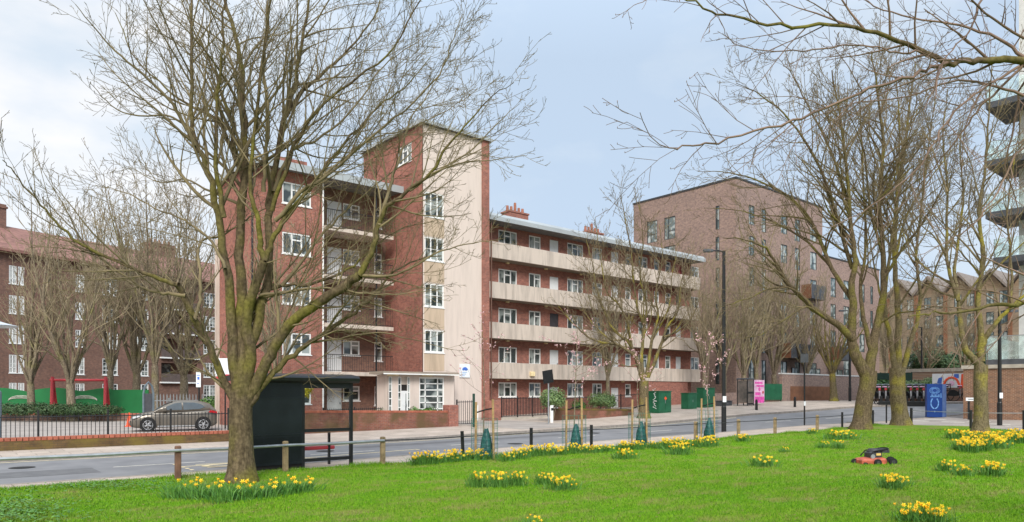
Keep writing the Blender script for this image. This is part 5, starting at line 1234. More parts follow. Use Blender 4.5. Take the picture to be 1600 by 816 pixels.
# ------------------------------------------------------------------ street furniture across the road
def cabinet(label, x0, x1, q, ytop, m, doors=2, graf=False, depth=.7, name='utility_cabinet'):
    a, b = PX(x0, q), PX(x1, q); z = min(g(a, q), g(b, q)); zt = ZY((x0 + x1) / 2, ytop, q); w = b - a
    t = T(name, label, 'utility cabinet', (a, q, z)); h = zt - z
    MB().cbox(0, w, 0, depth, 0, h, .03).build('cabinet_body', m, t); MB().cbox(-.04, w + .04, -.04, depth + .04, h - .005, h + .05, .02).build('lid', m, t)
    for i in range(doors): MB().box(w * i / doors + .04, w * (i + 1) / doors - .04, -.018, -.002, .12, h - .1).build('door', m, t)
    MB().box(w * .47, w * .5, -.03, -.018, h * .45, h * .6).build('handle', M['zinc'], t)
    if graf:
        mb = MB(); rd = random.Random(1)
        for k in range(8): zz_ = .3 + k * .17; mb.tube([Vector((-.004, .2 + rd.random() * .3, zz_)), Vector((-.004, .3 + rd.random() * .3, zz_ + .12)), Vector((-.004, .2 + rd.random() * .3, zz_ + .2))], .018, 4)
        mb.build('white_graffiti', M['white'], t)
        MB().prism([(w * .38, h * .68), (w * .5, h * .78), (w * .62, h * .68), (w * .5, h * .60)], 'y', -.024, -.019).build('orange_sticker', M['orange'], t)
    return t
cabinet('large green utility cabinet with white graffiti, nearest the gnarled tree', 1030, 1049, 31.2, 612, M['cab_green'], 2, True, 1.1)
cabinet('green utility cabinet with a lighter door, second along the pavement', 1076, 1089, 32.2, 615, M['cab_green'], 1)
cabinet('tall pale topped green cabinet beside the lamp post', 1100, 1117, 33.0, 607, M['cab_green'], 1)
cabinet('low dark grey cabinet right of the tall lamp post', 1130, 1144, 33.2, 627, M['deckdark'], 1)
# telephone box
q = 31.6; a, b = PX(1168, q), PX(1185, q); w = .95; zb = g(a, q); ph = T('telephone_box', 'black framed telephone box with a pink advert panel on its side', 'telephone box', (a, q, zb)); H = ZY(1176, 591, q) - zb
for x in (0, w - .06):
    for y in (0, .9): MB().box(x, x + .06, y, y + .06, 0, H - .12).build('corner_post', M['black'], ph)
MB().cbox(-.04, w + .04, -.04, 1.0, H - .12, H, .03).build('roof', M['deckdark'], ph)
M['booth_glass'] = mat('dusty_booth_glass', (.09, .085, .08), .15, col2=(.2, .17, .15), scale=2)
MB().box(.06, w - .06, .02, .03, .25, H - .2).build('glass', M['booth_glass'], ph); MB().box(.02, .03, .06, .9, .25, H - .2).build('glass', M['booth_glass'], ph)
for z in (.1, 1.0): MB().box(.06, w - .06, 0, .05, z, z + .14).build('cross_bar', M['black'], ph)
MB().box(.2, .7, .7, .85, .9, 1.9).build('payphone', M['deckdark'], ph)
ad = PX(1193, q) - a
o = MB().box(w + .03, ad + .1, -.02, .1, .2, H - .14).build('advert_panel', M['pink_pale'], ph)
mb = MB(); aw = ad + .1 - w - .03; x0 = w + .03
mb.box(x0 + .05, x0 + aw - .05, -.03, -.021, .25, .75); mb.box(x0 + .08, x0 + aw - .3, -.03, -.021, H - .45, H - .3); mb.box(x0 + .3, x0 + aw - .1, -.03, -.021, H - .7, H - .55); mb.cyl((x0 + aw * .5, -.028, 1.35), .16, .006, 12, 'y'); mb.box(x0 + .12, x0 + aw * .6, -.03, -.021, .85, 1.1)
mb.build('advert_print', M['pink'], o); MB().cyl((x0 + aw * .85, -.034, 1.1), .13, .005, 12, 'y').build('advert_red_mark', M['redpaint'], o)
q = 36.5; v = gq(1162, q); t = tag(MB().box(-.5, .5, 0, .05, 0, 2.0).box(-.42, -.36, .0, .04, -1.3, 0).box(.36, .42, 0, .04, -1.3, 0).build('notice_board', M['sign_white'], None, (v.x, q, ZY(1162, 622, q))), 'white notice panel left of the telephone box', 'sign'); t.scale = (1, 1, .8)
MB().box(-.3, .3, -.008, -.002, 1.1, 1.35).box(-.1, .3, -.008, -.002, .8, .95).build('panel_print', M['sign_blue'], t)
q = 34.4; a, b = PX(1196, q), PX(1222, q); t = T('fence_panel', 'bright green metal fence panel right of the telephone box', 'fence', (a, q, 0)); MB().box(0, b - a, 0, .06, ZY(1210, 625, q), ZY(1210, 600, q)).build('panel', M['cab_green'], t)
for x in (.0, b - a - .06): MB().box(x, x + .06, .062, .12, g(a, q), ZY(1210, 600, q)).build('post', M['cab_green'], t)
q = 34.2; a, b = PX(1120, q), PX(1232, q); 
brick_wall('low_wall', 'low brown brick wall under the green panel and behind the telephone box', a, b, 34.55, g(a, q) + 1.0, g(b, q) + 1.0, M['brick_new'], cop=False)
def bollard(label, x, q, yt, grp=None):
    v = gq(x, q); h = ZY(x, yt, q) - v.z; t = T('bollard', label, 'bollard', v, 0, grp); MB().tube([Vector((0, 0, -.05)), Vector((0, 0, h - .06)), Vector((0, 0, h))], [.10, .085, .04], 12).build('bollard_post', M['black'], t); MB().cyl((0, 0, h - .2), .105, .03, 12).build('ring', M['black'], t)
bollard('dark bollard at the kerb in front of the telephone box', 1182, 28.6, 624); bollard('dark bollard at the kerb before the green panel', 1242, 28.2, 620)
def lamp_post(label, v, h, r, arm=None, bracket=True, name='street_lamp', head_m=None, sticker=True):
    t = T(name, label, 'street lamp', v, R(-YAW)); MB().tube([Vector((0, 0, -.1)), Vector((0, 0, 1.2)), Vector((0, 0, 1.25)), Vector((0, 0, h))], [r * 1.25, r * 1.25, r, r * .8], 12).build('pole', M['black'], t)
    if arm:
        MB().tube([Vector((0, 0, h - .08)), Vector((arm * .5, 0, h + .02)), Vector((arm, 0, h))], .04, 6).build('arm', M['black'], t); MB().cbox(min(arm, arm * 1.9), max(arm, arm * 1.9), -.14, .14, h - .06, h + .07, .03).build('lantern', M['deckdark'], t)
    if sticker: MB().box(-.09, .09, -r * 1.3, -r * 1.25, 1.45, 1.75).build('sticker', M['sign_white'], t)
    return t
v = gp(1131, 673); lamp_post('tall black street lamp with a short arm on the near pavement', v, EYE + (HZ - 392) / F * ((v.x * FX + v.y * FY)) - v.z, .1, -.55)
v = gq(1328, 29.0); lamp_post('black street lamp on the far pavement behind the forked tree', v, 8.0, .1, -.5, sticker=False)
v = W(1562, 652, 39.0); v.z = g(v.x, v.y); lamp_post('black street lamp before the brick substation at the right', v, 6.2, .1, .5)
v = W(1440, 600, 75); v.z = g(v.x, v.y); lamp_post('distant black street lamp before the buff building', v, 7.5, .09, -.5)
# sign pole
v = gp(1257, 664); d_ = v.x * FX + v.y * FY; t = T('sign_pole', 'thin black sign pole with a dark sign at its top on the near pavement', 'sign', v, R(-YAW)); hh = (664 - 553) / F * d_
MB().tube([Vector((0, 0, -.05)), Vector((0, 0, hh))], .045, 8).build('pole', M['black'], t); MB().box(-.25, .2, -.07, -.046, hh - .5, hh).build('sign_panel', M['deckdark'], t); MB().box(-.06, .06, -.06, -.046, 1.1, 1.35).build('sticker', M['sign_white'], t)
v = gp(1385, 661); d_ = v.x * FX + v.y * FY; t = T('thin_post', 'thin black post between the two big trees', 'post', v); MB().tube([Vector((0, 0, -.05)), Vector((0, 0, 1.05))], .045, 8).build('post_shaft', M['black'], t); MB().cyl((0, 0, 1.05), .06, .04, 8).build('post_cap', M['black'], t)
# lamp at the left edge
v = W(-4, HZ, 24.5); v.z = g(v.x, v.y); t = T('street_lamp', 'flat grey disc street lamp at the left edge', 'street lamp', v, R(-YAW)); zl = EYE + (HZ - 511) / F * 24.5 - v.z
MB().tube([Vector((0, 0, -.1)), Vector((0, 0, 1.9)), Vector((0, 0, 2.0)), Vector((0, 0, zl))], [.12, .12, .06, .05], 12).build('pole', M['steel_blue'], t)
MB().tube([Vector((0, 0, zl)), Vector((0, 0, zl + .04)), Vector((0, 0, zl + .12)), Vector((0, 0, zl + .2))], [.56, .6, .3, .05], 24).build('lamp_head', mat('pale_grey_lamp', (.5, .54, .57), .4), t)
# blue information panel
v = gp(1459, 652); t = T('information_panel', 'tall blue information panel with pale printed artwork by the side road', 'sign', v, R(-YAW - 6)); H = 2.05 * 1.02; dd = v.x * FX + v.y * FY; H = (652 - 600) / F * dd; w = 23 / F * dd
MB().cbox(-w / 2, w / 2, -.12, .12, .0, H, .01).build('panel_body', M['blue'], t); MB().box(w / 2 + .001, w / 2 + .24, -.10, .14, .02, H - .02).build('side_panel', M['blue_side'], t)
mb = MB(); fy = -.126; cz = H * .80
for rr, sq in ((.30, .62), (.23, .6), (.15, .7)): mb.tube([Vector((rr * w / .9 * cos(a), fy, cz + rr * sq * sin(a) * 1.1)) for a in [2 * pi * k / 20 for k in range(21)]], .011, 4)
for k in range(9): x = -.27 * w + .54 * w * k / 8; mb.box(x, x + .03, fy - .005, fy + .005, H * .60, H * (.64 + .05 * abs(sin(k * 2.1))))
for k in range(9):      # wreath of leaves
    a = -pi / 2 + .25 + k * .27
    for s in (-1, 1):
        cx_, cz_ = s * .24 * w * cos(a) , H * .42 + .34 * sin(a); 
        mb.prism([(cx_ - .05, cz_), (cx_, cz_ + .045), (cx_ + .05, cz_ + .01), (cx_, cz_ - .03)], 'y', fy - .004, fy + .004)
mb.box(-.03, .03, fy - .005, fy + .005, H * .15, H * .19); mb.box(w * .38, w * .42, fy - .005, fy + .005, H * .58, H * .72); mb.build('printed_artwork', M['blue_light'], t)
# docked hire bicycles
def make_bike():
    t = T('hire_bicycle', '', 'bicycle', group='docked hire bicycles'); Rw = .33
    for y, n_ in ((0, 'wheel'), (1.08, 'wheel')):
        w_ = MB().tube([Vector((0, y + Rw * cos(a), Rw + Rw * sin(a))) for a in [2 * pi * k / 18 for k in range(19)]], .024, 5).build(n_, M['rubber'], t)
    MB().cbox(-.1, .1, .3, .56, .95, 1.0, .02).build('saddle_cover', M['pink_pale'], t)
    MB().prism([(-.28, .36), (-.2, .62), (0, .72), (.25, .66), (.3, .4), (.0, .3)], 'x', -.03, .03).build('rear_guard', M['black'], t)
    mb = MB()
    for a, b in (((0, 1.08, .33), (0, .92, .85)), ((0, .92, .85), (0, .95, 1.08)), ((0, .9, .72), (0, .5, .42)), ((0, .5, .42), (0, .42, .8)), ((0, .5, .42), (0, 0, .33))): mb.tube([Vector(a), Vector(b)], .03, 6)
    mb.build('frame', M['black'], t)
    MB().tube([Vector((-.3, .88, 1.08)), Vector((-.1, .98, 1.12)), Vector((.1, .98, 1.12)), Vector((.3, .88, 1.08))], .02, 5).build('handlebar', M['zinc'], t)
    MB().cbox(-.09, .09, .3, .56, .86, .94, .02).build('saddle', M['rubber'], t)
    MB().cbox(-.11, .11, 1.0, 1.2, .9, 1.1, .03).build('front_basket', M['deckdark'], t); MB().cbox(-.07, .07, -.38, -.3, .78, .9, .02).build('rear_lamp', M['redpaint'], t)
    MB().box(-.05, .05, -.36, -.335, .3, .75).build('mudguard_panel', M['alloy'], t)
    return t
bk = None; N_ = 11
for i in range(N_):
    u = i / (N_ - 1); a = gW(1360, 57.2); b = gW(1458, 55.2); v = a.lerp(b, u); v.z = EYE + (HZ - 632) / F * 56
    if bk is None: bk = make_bike(); o = bk
    else: o = dup(bk, v, 0)
    o.location = v; o.rotation_euler = (0, 0, R(-YAW + 4)); o.scale = (1.25, 1.25, 1.42)
    o['label'] = 'red and black hire bicycle docked in the row across the road'
a = gW(1372, 56.2); b = gW(1462, 54.6); t = T('docking_rail', 'long black docking rail under the row of hire bicycles', 'bicycle dock', (a.x, a.y, EYE + (HZ - 634) / F * 56), atan2(b.y - a.y, b.x - a.x)); L_ = (b - a).length
MB().cbox(0, L_, -.15, .15, -.15, .36, .04).build('rail_base', M['black'], t)
for i in range(9): MB().cbox(L_ * (i + .5) / 9 - .1, L_ * (i + .5) / 9 + .1, -.12, .12, .36, .75, .02).build('docking_point', M['black'], t)
v = gW(1490, 58); v.z = EYE + (HZ - 627) / F * 58
o = dup(bk, v, R(-YAW + 70), 'lone red bicycle parked beneath the painted mural', 'docked hire bicycles'); o.scale = (1.3, 1.3, 1.3); del o['group']
v = gW(1512, 58.5); v.z = EYE + (HZ - 627) / F * 58; o = dup(bk, v, R(-YAW + 60), 'bicycle half hidden behind the substation corner', None); o.scale = (1.3, 1.3, 1.3)
if 'group' in o: del o['group']
# wall behind the bicycles with mural
a = gW(1350, 66); b = gW(1560, 58.5); aa = atan2(b.y - a.y, b.x - a.x); L_ = (b - a).length
t = T('boundary_wall', 'brick boundary wall behind the bicycles with pale stone coping', 'wall', (a.x, a.y, 0), aa)
ztw = EYE + (HZ - 603) / F * 61
MB().box(0, L_, 0, .4, .3, ztw).build('wall_body', M['brick_dark'], t)
a2 = gW(1395, 74); b2 = gW(1560, 66); aa2 = atan2(b2.y - a2.y, b2.x - a2.x); L2 = (b2 - a2).length; zt2 = EYE + (HZ - 581) / F * 70
t2 = T('retaining_wall', 'tall stained retaining wall with a pale sloping coping behind the mural', 'wall', (a2.x, a2.y, 0), aa2)
MB().box(0, L2, 0, .4, .3, zt2).build('wall_body', M['brick_stock'], t2); MB().box(0, L2, -.06, .46, zt2 + .004, zt2 + .35).build('coping', M['stone'], t2)
M['lf'] = M['grey_green']; a3 = gW(1352, 67.5); b3 = gW(1425, 66); t3 = T('timber_fence', 'dark green timber fence above the wall behind the bicycles', 'fence', (a3.x, a3.y, 0), atan2(b3.y - a3.y, b3.x - a3.x)); l3 = (b3 - a3).length
MB().box(0, l3, 0, .05, 1.5, EYE + (HZ - 583) / F * 67).build('boards', M['grey_green'], t3)
for i in range(4): MB().box(l3 * i / 3 - .05, l3 * i / 3 + .05, .052, .15, 1.0, EYE + (HZ - 582) / F * 67).build('post', M['grey_green'], t3)
a = gW(1457, 60.5); b = gW(1506, 59); t = T('mural_board', 'white painted mural board with orange and blue shapes on the wall', 'mural', (a.x, a.y, 0), atan2(b.y - a.y, b.x - a.x)); L_ = (b - a).length; mz0, mz1 = EYE + (HZ - 606) / F * 60, EYE + (HZ - 585) / F * 60; hh = mz1 - mz0
MB().box(0, L_, -.1, -.04, mz0, mz1 + .05).build('board', M['sign_white'], t)
mb = MB(); mb.tube([Vector((L_ * .62 + .55 * cos(k), -.11, mz0 + .1 + .75 * sin(k))) for k in [pi * j / 10 for j in range(11)]], .09, 6); mb.prism([(L_ * .9, mz0), (L_, mz0), (L_, mz1), (L_ * .93, mz1)], 'y', -.11, -.101); mb.build('orange_arc', M['orange'], t)
mb = MB(); mb.prism([(L_ * .15, mz0 + hh * .3), (L_ * .3, mz0 + hh * .3), (L_ * .33, mz0 + hh * .8), (L_ * .2, mz0 + hh * .7)], 'y', -.115, -.101); mb.prism([(L_ * .7, mz1 - .3), (L_ * .85, mz1 - .35), (L_ * .85, mz1), (L_ * .7, mz1)], 'y', -.12, -.101); mb.build('blue_shapes', M['sign_blue'], t)
MB().cyl((L_ * .62, -.12, mz0 + .35), .22, .02, 10, 'y').build('pink_spot', M['pink_pale'], t)

# ------------------------------------------------------------------ brick substation with terrace, modern block above, buff building behind
sp, sq = PX(1505, 15.5), 15.5
d_c = sp * FX + sq * FY; sz = EYE + (HZ - 577) / F * d_c; gz = g(sp, sq)
ss = T('brick_substation', 'low brown brick building with pale coping and a glass fenced terrace on top', 'building', (sp, sq, 0))
OS = (sp, sq, 0)
MB().box(sp, sp + 8, sq - 14, sq, gz - .8, sz).build('wall', M['brick_stock'], ss, off=OS)
MB().box(sp - .08, sp + 8.08, sq - 14.08, sq + .08, sz + .003, sz + .22).build('coping', M['stone'], ss, off=OS)
zg0, zg1 = EYE + (HZ - 563) / F * d_c, EYE + (HZ - 528) / F * d_c; ty = onp(1541, sp + .6)[0]
MB().box(sp + .5, sp + 8, sq - 14, ty, sz + .22, zg0).build('terrace_deck', M['deckdark'], ss, off=OS)
mb = MB(); mb.box(sp + .6, sp + .63, sq - 14, ty, zg0, zg1); mb.box(sp + .63, sp + 8, ty - .04, ty - .01, zg0, zg1)
M['balustrade'] = mat('pale_balustrade_glass', (.8, .9, .88), .03); B_ = M['balustrade'].node_tree.nodes['Principled BSDF']; B_.inputs['Transmission Weight'].default_value = .85; B_.inputs['IOR'].default_value = 1.1
mb.build('glass_balustrade', M['balustrade'], ss, off=OS); MB().box(sp + .59, sp + .64, sq - 14, ty + .01, zg1 + .002, zg1 + .05).build('handrail', M['zinc'], ss, off=OS)
# nameplate on posts in front of it
v = gp(1526, 656); d_ = v.x * FX + v.y * FY; t = T('street_nameplate', 'white street nameplate on black posts behind the mossy tree', 'sign', v, R(-YAW)); w = 34 / F * d_; hz = (656 - 626) / F * d_
for x in (-w * .35, w * .35): MB().box(x - .05, x + .05, 0, .06, 0, hz).build('post', M['black'], t)
MB().box(-w / 2, w / 2, -.02, -.001, hz - .02, hz + .17).build('plate', M['sign_white'], t); MB().box(-w * .4, -w * .16, -.024, -.021, hz + .05, hz + .1).build('lettering', M['deckdark'], t)
# modern balconied block
mp_ = sp + 4.5; mo = (mp_, 0, 0); ms = T('modern_apartments', 'white modern apartment block with projecting glass balconies at the right edge', 'building', mo)
e = onp(1592, mp_)[0]; dd = lambda x: onp(x, mp_)[1]
mb = MB(); floors = [(y_) for y_ in (575, 414, 322, 214, 120)]; dref = mp_ / (FX + RX * (770 / F))
zs = [EYE + (HZ - y) / F * dref for y in floors]
MB().box(mp_, mp_ + 12, e - 16, e, zs[0], zs[-1] + 6).build('wall', M['concrete'], ms, off=mo)
_yt = (404, 332, 251, 160)
for i, z in enumerate([EYE + (HZ - y) / F * onp(1545, mp_ - 2.0)[1] for y in _yt]):
    y_out = onp(1543 if i else 1555, mp_ - 1.6)[0]; 
    MB().box(mp_ - 2.0, mp_ + 2, e - 13, y_out, z - .38, z).build('balcony_deck', M['deckdark'], ms, off=mo)
    MB().box(mp_ - 1.97, mp_ - 1.94, e - 13, y_out - .03, z + .003, z + 1.15).box(mp_ - 1.94, mp_ + 1.9, y_out - .06, y_out - .03, z + .003, z + 1.15).build('balcony_glass', M['balustrade'], ms, off=mo)
    for yy in (e - 3.2, e - 7.0, e - 11): 
        f_ = MB().box(mp_ - .05, mp_ - .003, yy - 1.1, yy + 1.1, z + .1, z + 2.4).build('window', M['frame_dark'], ms, off=mo); MB().box(mp_ - .07, mp_ - .052, yy - 1.0, yy + 1.0, z + .18, z + 2.32).build('pane', M['pane_new'], f_, off=mo)
# buff gabled building
a = W(1392, HZ, 112); b = W(1640, HZ, 96); an = atan2(b.y - a.y, b.x - a.x); L_ = (b - a).length; bf = T('gabled_building', 'buff brick building with steep dark gables far beyond the bicycles', 'building', (a.x, a.y, 0), an)
zE = EYE + (HZ - 458) / F * 106; zP = EYE + (HZ - 428) / F * 106; hs = []; nb = 5; bw = L_ / nb
for i in range(nb):
    for k in range(5):
        for s in (.18, .58):
            x0 = i * bw + bw * s; z0 = 3.2 + k * 2.85
            if z0 + 1.9 < zE: hs.append((x0, x0 + bw * .24, z0, z0 + 1.8))
mb = MB(); wall(mb, -2, L_ + 10, 0, zE, 0, hs, .25); mb.quad((-2, 14, 0), (-2, 0, 0), (-2, 0, zE), (-2, 14, zE)); mb.build('wall', M['brick_buff'], bf)
for h in hs: win(bf, (0, 0, 0), *h, 0, 'newdoor')
for i in range(nb + 1):
    x0, x1 = i * bw - .2 - .5, (i + 1) * bw - .5 - .2; xm = (x0 + x1) / 2
    gm = MB().prism([(x0 + .5, zE), (x1 - .5, zE), (xm, zP - .6)], 'y', .02, .3).build('gable', M['brick_buff'], bf)
    MB().prism([(x0, zE - .1), (x0, zE + .3), (xm, zP), (x1, zE + .3), (x1, zE - .1), (xm, zP - .5)], 'y', -.5, 14).build('gable_roof', M['roof_brown'], bf)
    MB().box(x0 + .1, x0 + .55, -.25, -.01, .5, zE).build('red_pipe', M['wood_gate'], bf)

# ------------------------------------------------------------------ lawn mower
v = gp(1368, 727); mo_ = T('lawn_mower', 'red and black petrol lawn mower with folded handle on the grass', 'lawn mower', v, R(-YAW + 4)); u = 75 / F * (v.x * FX + v.y * FY) / 1.5
mo_.scale = (u, u, u)
mb = MB(); n0 = []
for z, k in ((.06, 1.0), (.17, .99), (.22, .9), (.25, .6)):
    mb.v += [(-.6 * k + .05 * (1 - k), -.27 * k, z), (-.35 * k, -.3 * k, z), (.16 * k, -.3 * k, z + (.02 if z > .1 else 0)), (.24 * k, -.22 * k, z), (.24 * k, .22 * k, z), (.16 * k, .3 * k, z), (-.35 * k, .3 * k, z), (-.6 * k, .2 * k, z)]
for i in range(3):
    for k in range(8): k2 = (k + 1) % 8; mb.f.append((i * 8 + k, i * 8 + k2, i * 8 + 8 + k2, i * 8 + 8 + k))
mb.f.append(tuple(24 + k for k in range(8))); mb.build('deck', M['mower_red'], mo_)
MB().cbox(-.28, .12, -.2, .2, .25, .44, .05).build('engine', M['engine'], mo_); MB().cyl((-.22, -.17, .29), .07, -.07, 12, 'y').build('air_filter', M['zinc'], mo_)
MB().cyl((-.06, 0, .44), .2, .08, 20, r2=.15).build('engine_cowl', M['engine'], mo_); MB().box(-.1, .05, -.212, -.202, .32, .39).build('engine_label', M['label_yellow'], mo_)
MB().tube([Vector((-.35, -.25, .28)), Vector((-.2, -.23, .45)), Vector((.3, -.2, .53)), Vector((.36, 0, .54)), Vector((.3, .2, .53)), Vector((-.2, .23, .45)), Vector((-.35, .25, .28))], .02, 6).build('handle', M['rubber'], mo_)
MB().cbox(.10, .36, -.2, .12, .40, .52, .04).build('grass_flap', M['engine'], mo_)
for x, y, rr in ((-.62, .1, .1), (-.12, -.33, .11), (.38, -.3, .125), (.56, .12, .13), (-.5, -.31, .06), (-.1, .33, .11)):
    w_ = MB().cyl((x, y - .035, rr), rr, .07, 18, 'y').build('wheel', M['rubber'], mo_); MB().cyl((x, y - .042, rr), rr * .5, .006, 12, 'y').build('hub', M['engine'], w_)

# ------------------------------------------------------------------ daffodils
def daff_mesh(seed, w, dpt, nl, nf):
    rd = random.Random(seed); lf = MB(); fl = MB(); tp = MB()
    for _ in range(nl):
        x, y = rd.gauss(0, w * .42), rd.gauss(0, dpt * .42); h = rd.uniform(.14, .36); lx, ly = rd.gauss(0, .07) + x * .25, rd.gauss(0, .06) + y * .15; a = rd.uniform(0, pi); s = .008; ux, uy = cos(a) * s, sin(a) * s
        n = len(lf.v); lf.v += [(x - ux, y - uy, -.02), (x + ux, y + uy, -.02), (x + lx * .5 + ux, y + ly * .5 + uy, h * .6), (x + lx * .5 - ux, y + ly * .5 - uy, h * .6), (x + lx * 1.3, y + ly * 1.3, h)]; lf.f += [(n, n + 1, n + 2, n + 3), (n + 3, n + 2, n + 4)]
    for _ in range(nf):
        x, y = rd.gauss(0, w * .4), rd.gauss(0, dpt * .4); h = rd.uniform(.2, .38) - abs(rd.gauss(0, .02)); lf.tube([Vector((x, y, 0)), Vector((x + .01, y, h - .02))], .004, 3)
        a = rd.uniform(0, 2 * pi); nrm = Vector((cos(a), sin(a), rd.uniform(-.1, .5))).normalized(); u = nrm.cross(Vector((0, 0, 1))).normalized(); v_ = u.cross(nrm); c = Vector((x, y, h))
        for k in range(6):
            b0, b1, b2 = (2 * pi * k / 6 - .42), 2 * pi * k / 6, 2 * pi * k / 6 + .42; P = lambda t, r_, o_=0: c + (u * cos(t) + v_ * sin(t)) * r_ + nrm * o_
            fl.quad(c, P(b0, .026, .003), P(b1, .045, -.002), P(b2, .026, .003))
        tp.tube([c, c + nrm * .022, c + nrm * .03], [.011, .014, .018], 7)
    return lf.mesh('leaves', M['daff_leaf']), fl.mesh('petals', M['petal']), tp.mesh('trumpets', M['trumpet'])
DV = [daff_mesh(60 + i, w_, .27, nl_, n) for i, (w_, nl_, n) in enumerate(((.36, 210, 24), (.30, 170, 15), (.40, 240, 30), (.38, 200, 7)))]
def daff(v, label, k, s=1.0, group=None, rz=0, sx=1):
    t = T('daffodil_clump', label, 'daffodils', v, rz, group); t.scale = (s * sx, s, s)
    for n_, me in zip(('leaves', 'petals', 'trumpets'), DV[k]): put(n_, me, t)
    return t
rd = random.Random(5)
row = [(655, 727), (672, 726), (690, 724), (707, 722), (724, 721), (742, 720), (762, 719), (790, 722), (808, 719), (825, 716), (842, 715), (858, 714), (875, 713), (892, 711), (910, 710), (930, 709), (948, 707), (975, 704), (995, 703), (1018, 701), (1040, 702), (1058, 700), (1078, 699), (1098, 700), (1112, 698)]
for i, (x, y) in enumerate(row): daff(gp(x, y), 'clump of yellow daffodils in the long row by the rail posts and saplings', i % 3, 1.0, 'daffodils in the long row', rd.uniform(-1, 1), rd.uniform(.9, 1.3)).scale.z = rd.uniform(.75, 1.12)
sing = [((975, 719), 'small daffodil clump in front of the long row, below the third sapling', 2, .9), ((1062, 712), 'broad daffodil clump in front of the row, between the two right saplings', 0, 1.1),
 ((745, 762), 'leftmost part of the daffodil patch in the middle of the lawn', 1, .9), ((778, 762), 'middle part of the daffodil patch in the middle of the lawn', 0, .95), ((808, 760), 'right part of the daffodil patch in the middle of the lawn', 1, .85),
 ((850, 758), 'back clump of the daffodil pair right of the middle lawn patch', 1, .85), ((876, 768), 'front clump of the daffodil pair right of the middle lawn patch', 2, 1.0),
 ((1160, 692), 'daffodil clump beside the timber post right of the lamp post', 0, 1.1), ((1193, 731), 'daffodil clump alone left of the mower', 1, .95), ((1225, 709), 'tiny daffodil clump between the mower and the rail', 3, .6),
 ((1268, 680), 'daffodil clump at the rail left of the forked tree', 1, 1.0), ((1312, 688), 'dense daffodil clump at the foot of the forked tree', 2, 1.35), ((1286, 701), 'leafy daffodil clump left of the mower, few flowers', 3, .8), ((1310, 702), 'small daffodil clump behind the mower', 3, .85),
 ((1392, 765), 'daffodil clump on the lawn in front of the mower', 0, .95), ((1402, 762), 'right half of the daffodil clump in front of the mower', 1, .8),
 ((1478, 738), 'daffodil clump at the left of the lower right patch', 1, .85), ((1502, 746), 'daffodil clump in the middle of the lower right patch', 1, .9), ((1552, 746), 'dense daffodil clump at the right of the lower right patch', 2, 1.1),
 ((1425, 820), 'daffodil clump cut by the bottom edge, left half', 0, .95), ((1458, 822), 'daffodil clump cut by the bottom edge, right half', 2, .9), ((828, 830), 'daffodil clump barely peeping over the bottom edge', 3, .7),
 ((290, 780), 'sparse daffodil clump left of the big trunk', 3, 1.0), ((325, 782), 'leafy daffodil clump between the left clump and the trunk', 3, 1.0), ((365, 786), 'daffodil clump in front of the big trunk', 3, 1.1), ((408, 782), 'leafy daffodil clump right of the big trunk', 3, 1.1), ((440, 776), 'daffodil clump right of the trunk below the shelter', 3, 1.05), ((468, 772), 'green daffodil leaves at the right end of the trunk clumps', 3, .9)]
for (x, y), lab, k, s in sing: daff(gp(x, y), lab, k, s, None, rd.uniform(-.9, .9), rd.uniform(.85, 1.3)).scale.z *= rd.uniform(.8, 1.08)
bed = [(1488, 686), (1505, 688), (1522, 690), (1540, 691), (1558, 690), (1576, 692), (1594, 693), (1600, 688), (1585, 685), (1552, 697), (1530, 698), (1510, 701), (1535, 706), (1560, 703), (1500, 705), (1518, 708), (1572, 698), (1612, 692)]
for i, (x, y) in enumerate(bed): daff(gp(x, y), 'clump of yellow daffodils in the bed around the mossy tree at right', (0, 2)[i % 2], 1.1, 'daffodils in the right bed', rd.uniform(-.6, .6), 1.2)
# broad leaved weeds at the lower left corner and tufts at the lawn edge
def weeds(x0, x1, y0, y1, n, sz, label, m, seed):
    rw = random.Random(seed); mb = MB()
    for _ in range(n):
        v = gp((x0 + x1) / 2 + (x1 - x0) * .28 * rw.gauss(0, 1), (y0 + y1) / 2 + (y1 - y0) * .3 * rw.gauss(0, 1)); h = rw.uniform(.03, .13)
        if v.y > 17.6: continue
        c = Vector((v.x, v.y, lawn_z(v.x, v.y) + h)); a = rw.uniform(0, 2 * pi); t = Vector((cos(a), sin(a), rw.uniform(-.2, .5))).normalized() * sz * rw.uniform(.6, 1.3); w = Vector((-sin(a), cos(a), rw.uniform(-.3, .3))) * sz * .35
        mb.quad(c - t * .3, c + t * .3 - w, c + t, c + t * .3 + w)
    o = stuff(mb.build('weeds', m)); o['label'] = label; o['category'] = 'weeds'
weeds(-80, 120, 780, 830, 1500, .055, 'broad leaved weeds in the lower left corner of the lawn', M['daff_leaf'], 1)
weeds(30, 300, 757, 770, 900, .05, 'weeds along the ragged lawn edge at the left', M['daff_leaf'], 2)
weeds(1290, 1420, 683, 700, 500, .05, 'patch of weeds on the lawn behind the mower', M['ivy'], 3)
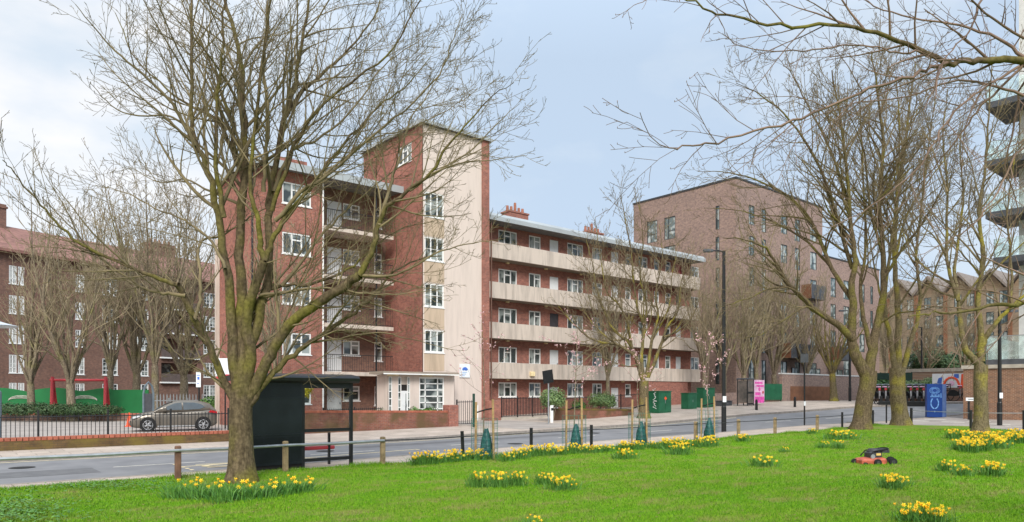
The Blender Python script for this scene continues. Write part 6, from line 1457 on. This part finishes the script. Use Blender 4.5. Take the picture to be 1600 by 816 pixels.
# ------------------------------------------------------------------ grass blades
rd = random.Random(9); mb = MB(); V = mb.v; Fc = mb.f; cnt = 0
while cnt < 330000:
    x = rd.uniform(-60, 1660); u = rd.random(); d = 7.5 * (36 / 7.5) ** (u ** 1.15)
    X = (x - 800) / F * d; p = RX * X + FX * d; q = RY * X + FY * d
    if q > lawn_edge(p) + .05 or p > lerp_tab(TPM, q) + .05: continue
    cnt += 1; h = rd.uniform(.025, .06) * (1.5 if rd.random() < .06 else 1) * (.8 + d * .012); s = .0016 + d * .00035; a = rd.uniform(0, pi); z = lawn_z(p, q) - (.04 if q > lawn_edge(p) - .3 else 0); ux, uy = cos(a) * s, sin(a) * s
    n = len(V); V += [(p - ux, q - uy, z - .005), (p + ux, q + uy, z - .005), (p + rd.gauss(0, .018), q + rd.gauss(0, .018), z + h)]; Fc.append((n, n + 1, n + 2))
gr = stuff(mb.build('grass', M['blade'])); gr['label'] = 'short mown green grass covering the lawn'; gr['category'] = 'grass'
# taller tufts along the ragged edge of the lawn
mb = MB(); V = mb.v; Fc = mb.f
for _ in range(26000):
    p = rd.uniform(1, 42); q = lawn_edge(p) - .08 - abs(rd.gauss(0, .25)); k = .5 + .5 * sin(p * 2.1) * sin(p * .7 + 1); h = rd.uniform(.03, .13) * (.35 + k); s = .006; a = rd.uniform(0, pi); z = lawn_z(p, q) - .02; ux, uy = cos(a) * s, sin(a) * s
    n = len(V); V += [(p - ux, q - uy, z), (p + ux, q + uy, z), (p + rd.gauss(0, .04), q + rd.gauss(0, .04), z + h)]; Fc.append((n, n + 1, n + 2))
gr = stuff(mb.build('edge_grass', M['blade'])); gr['label'] = 'longer ragged grass along the lawn edge'; gr['category'] = 'grass'

# fallen leaves and twigs scattered on the grass
rd = random.Random(77); mb = MB(); k = 0
while k < 900:
    d = rd.uniform(8, 30); x = rd.uniform(-50, 1650); X = (x - 800) / F * d; p = RX * X + FX * d; q = RY * X + FY * d
    if q > 17.3 or p > lerp_tab(TPM, q) - .5: continue
    k += 1; c = Vector((p, q, lawn_z(p, q) + .035)); a = rd.uniform(0, 2 * pi); r_ = rd.uniform(.012, .032)
    mb.quad(c + Vector((cos(a), sin(a), .2)) * r_, c + Vector((-sin(a), cos(a), 0)) * r_ * .6, c - Vector((cos(a), sin(a), -.1)) * r_, c - Vector((-sin(a), cos(a), .2)) * r_ * .6)
M['litter'] = mat('brown_leaf_litter', (.12, .07, .035), .9, col2=(.3, .2, .1), scale=9)
o = stuff(mb.build('leaf_litter', M['litter'])); o['label'] = 'fallen brown leaves scattered on the lawn'; o['category'] = 'leaf litter'
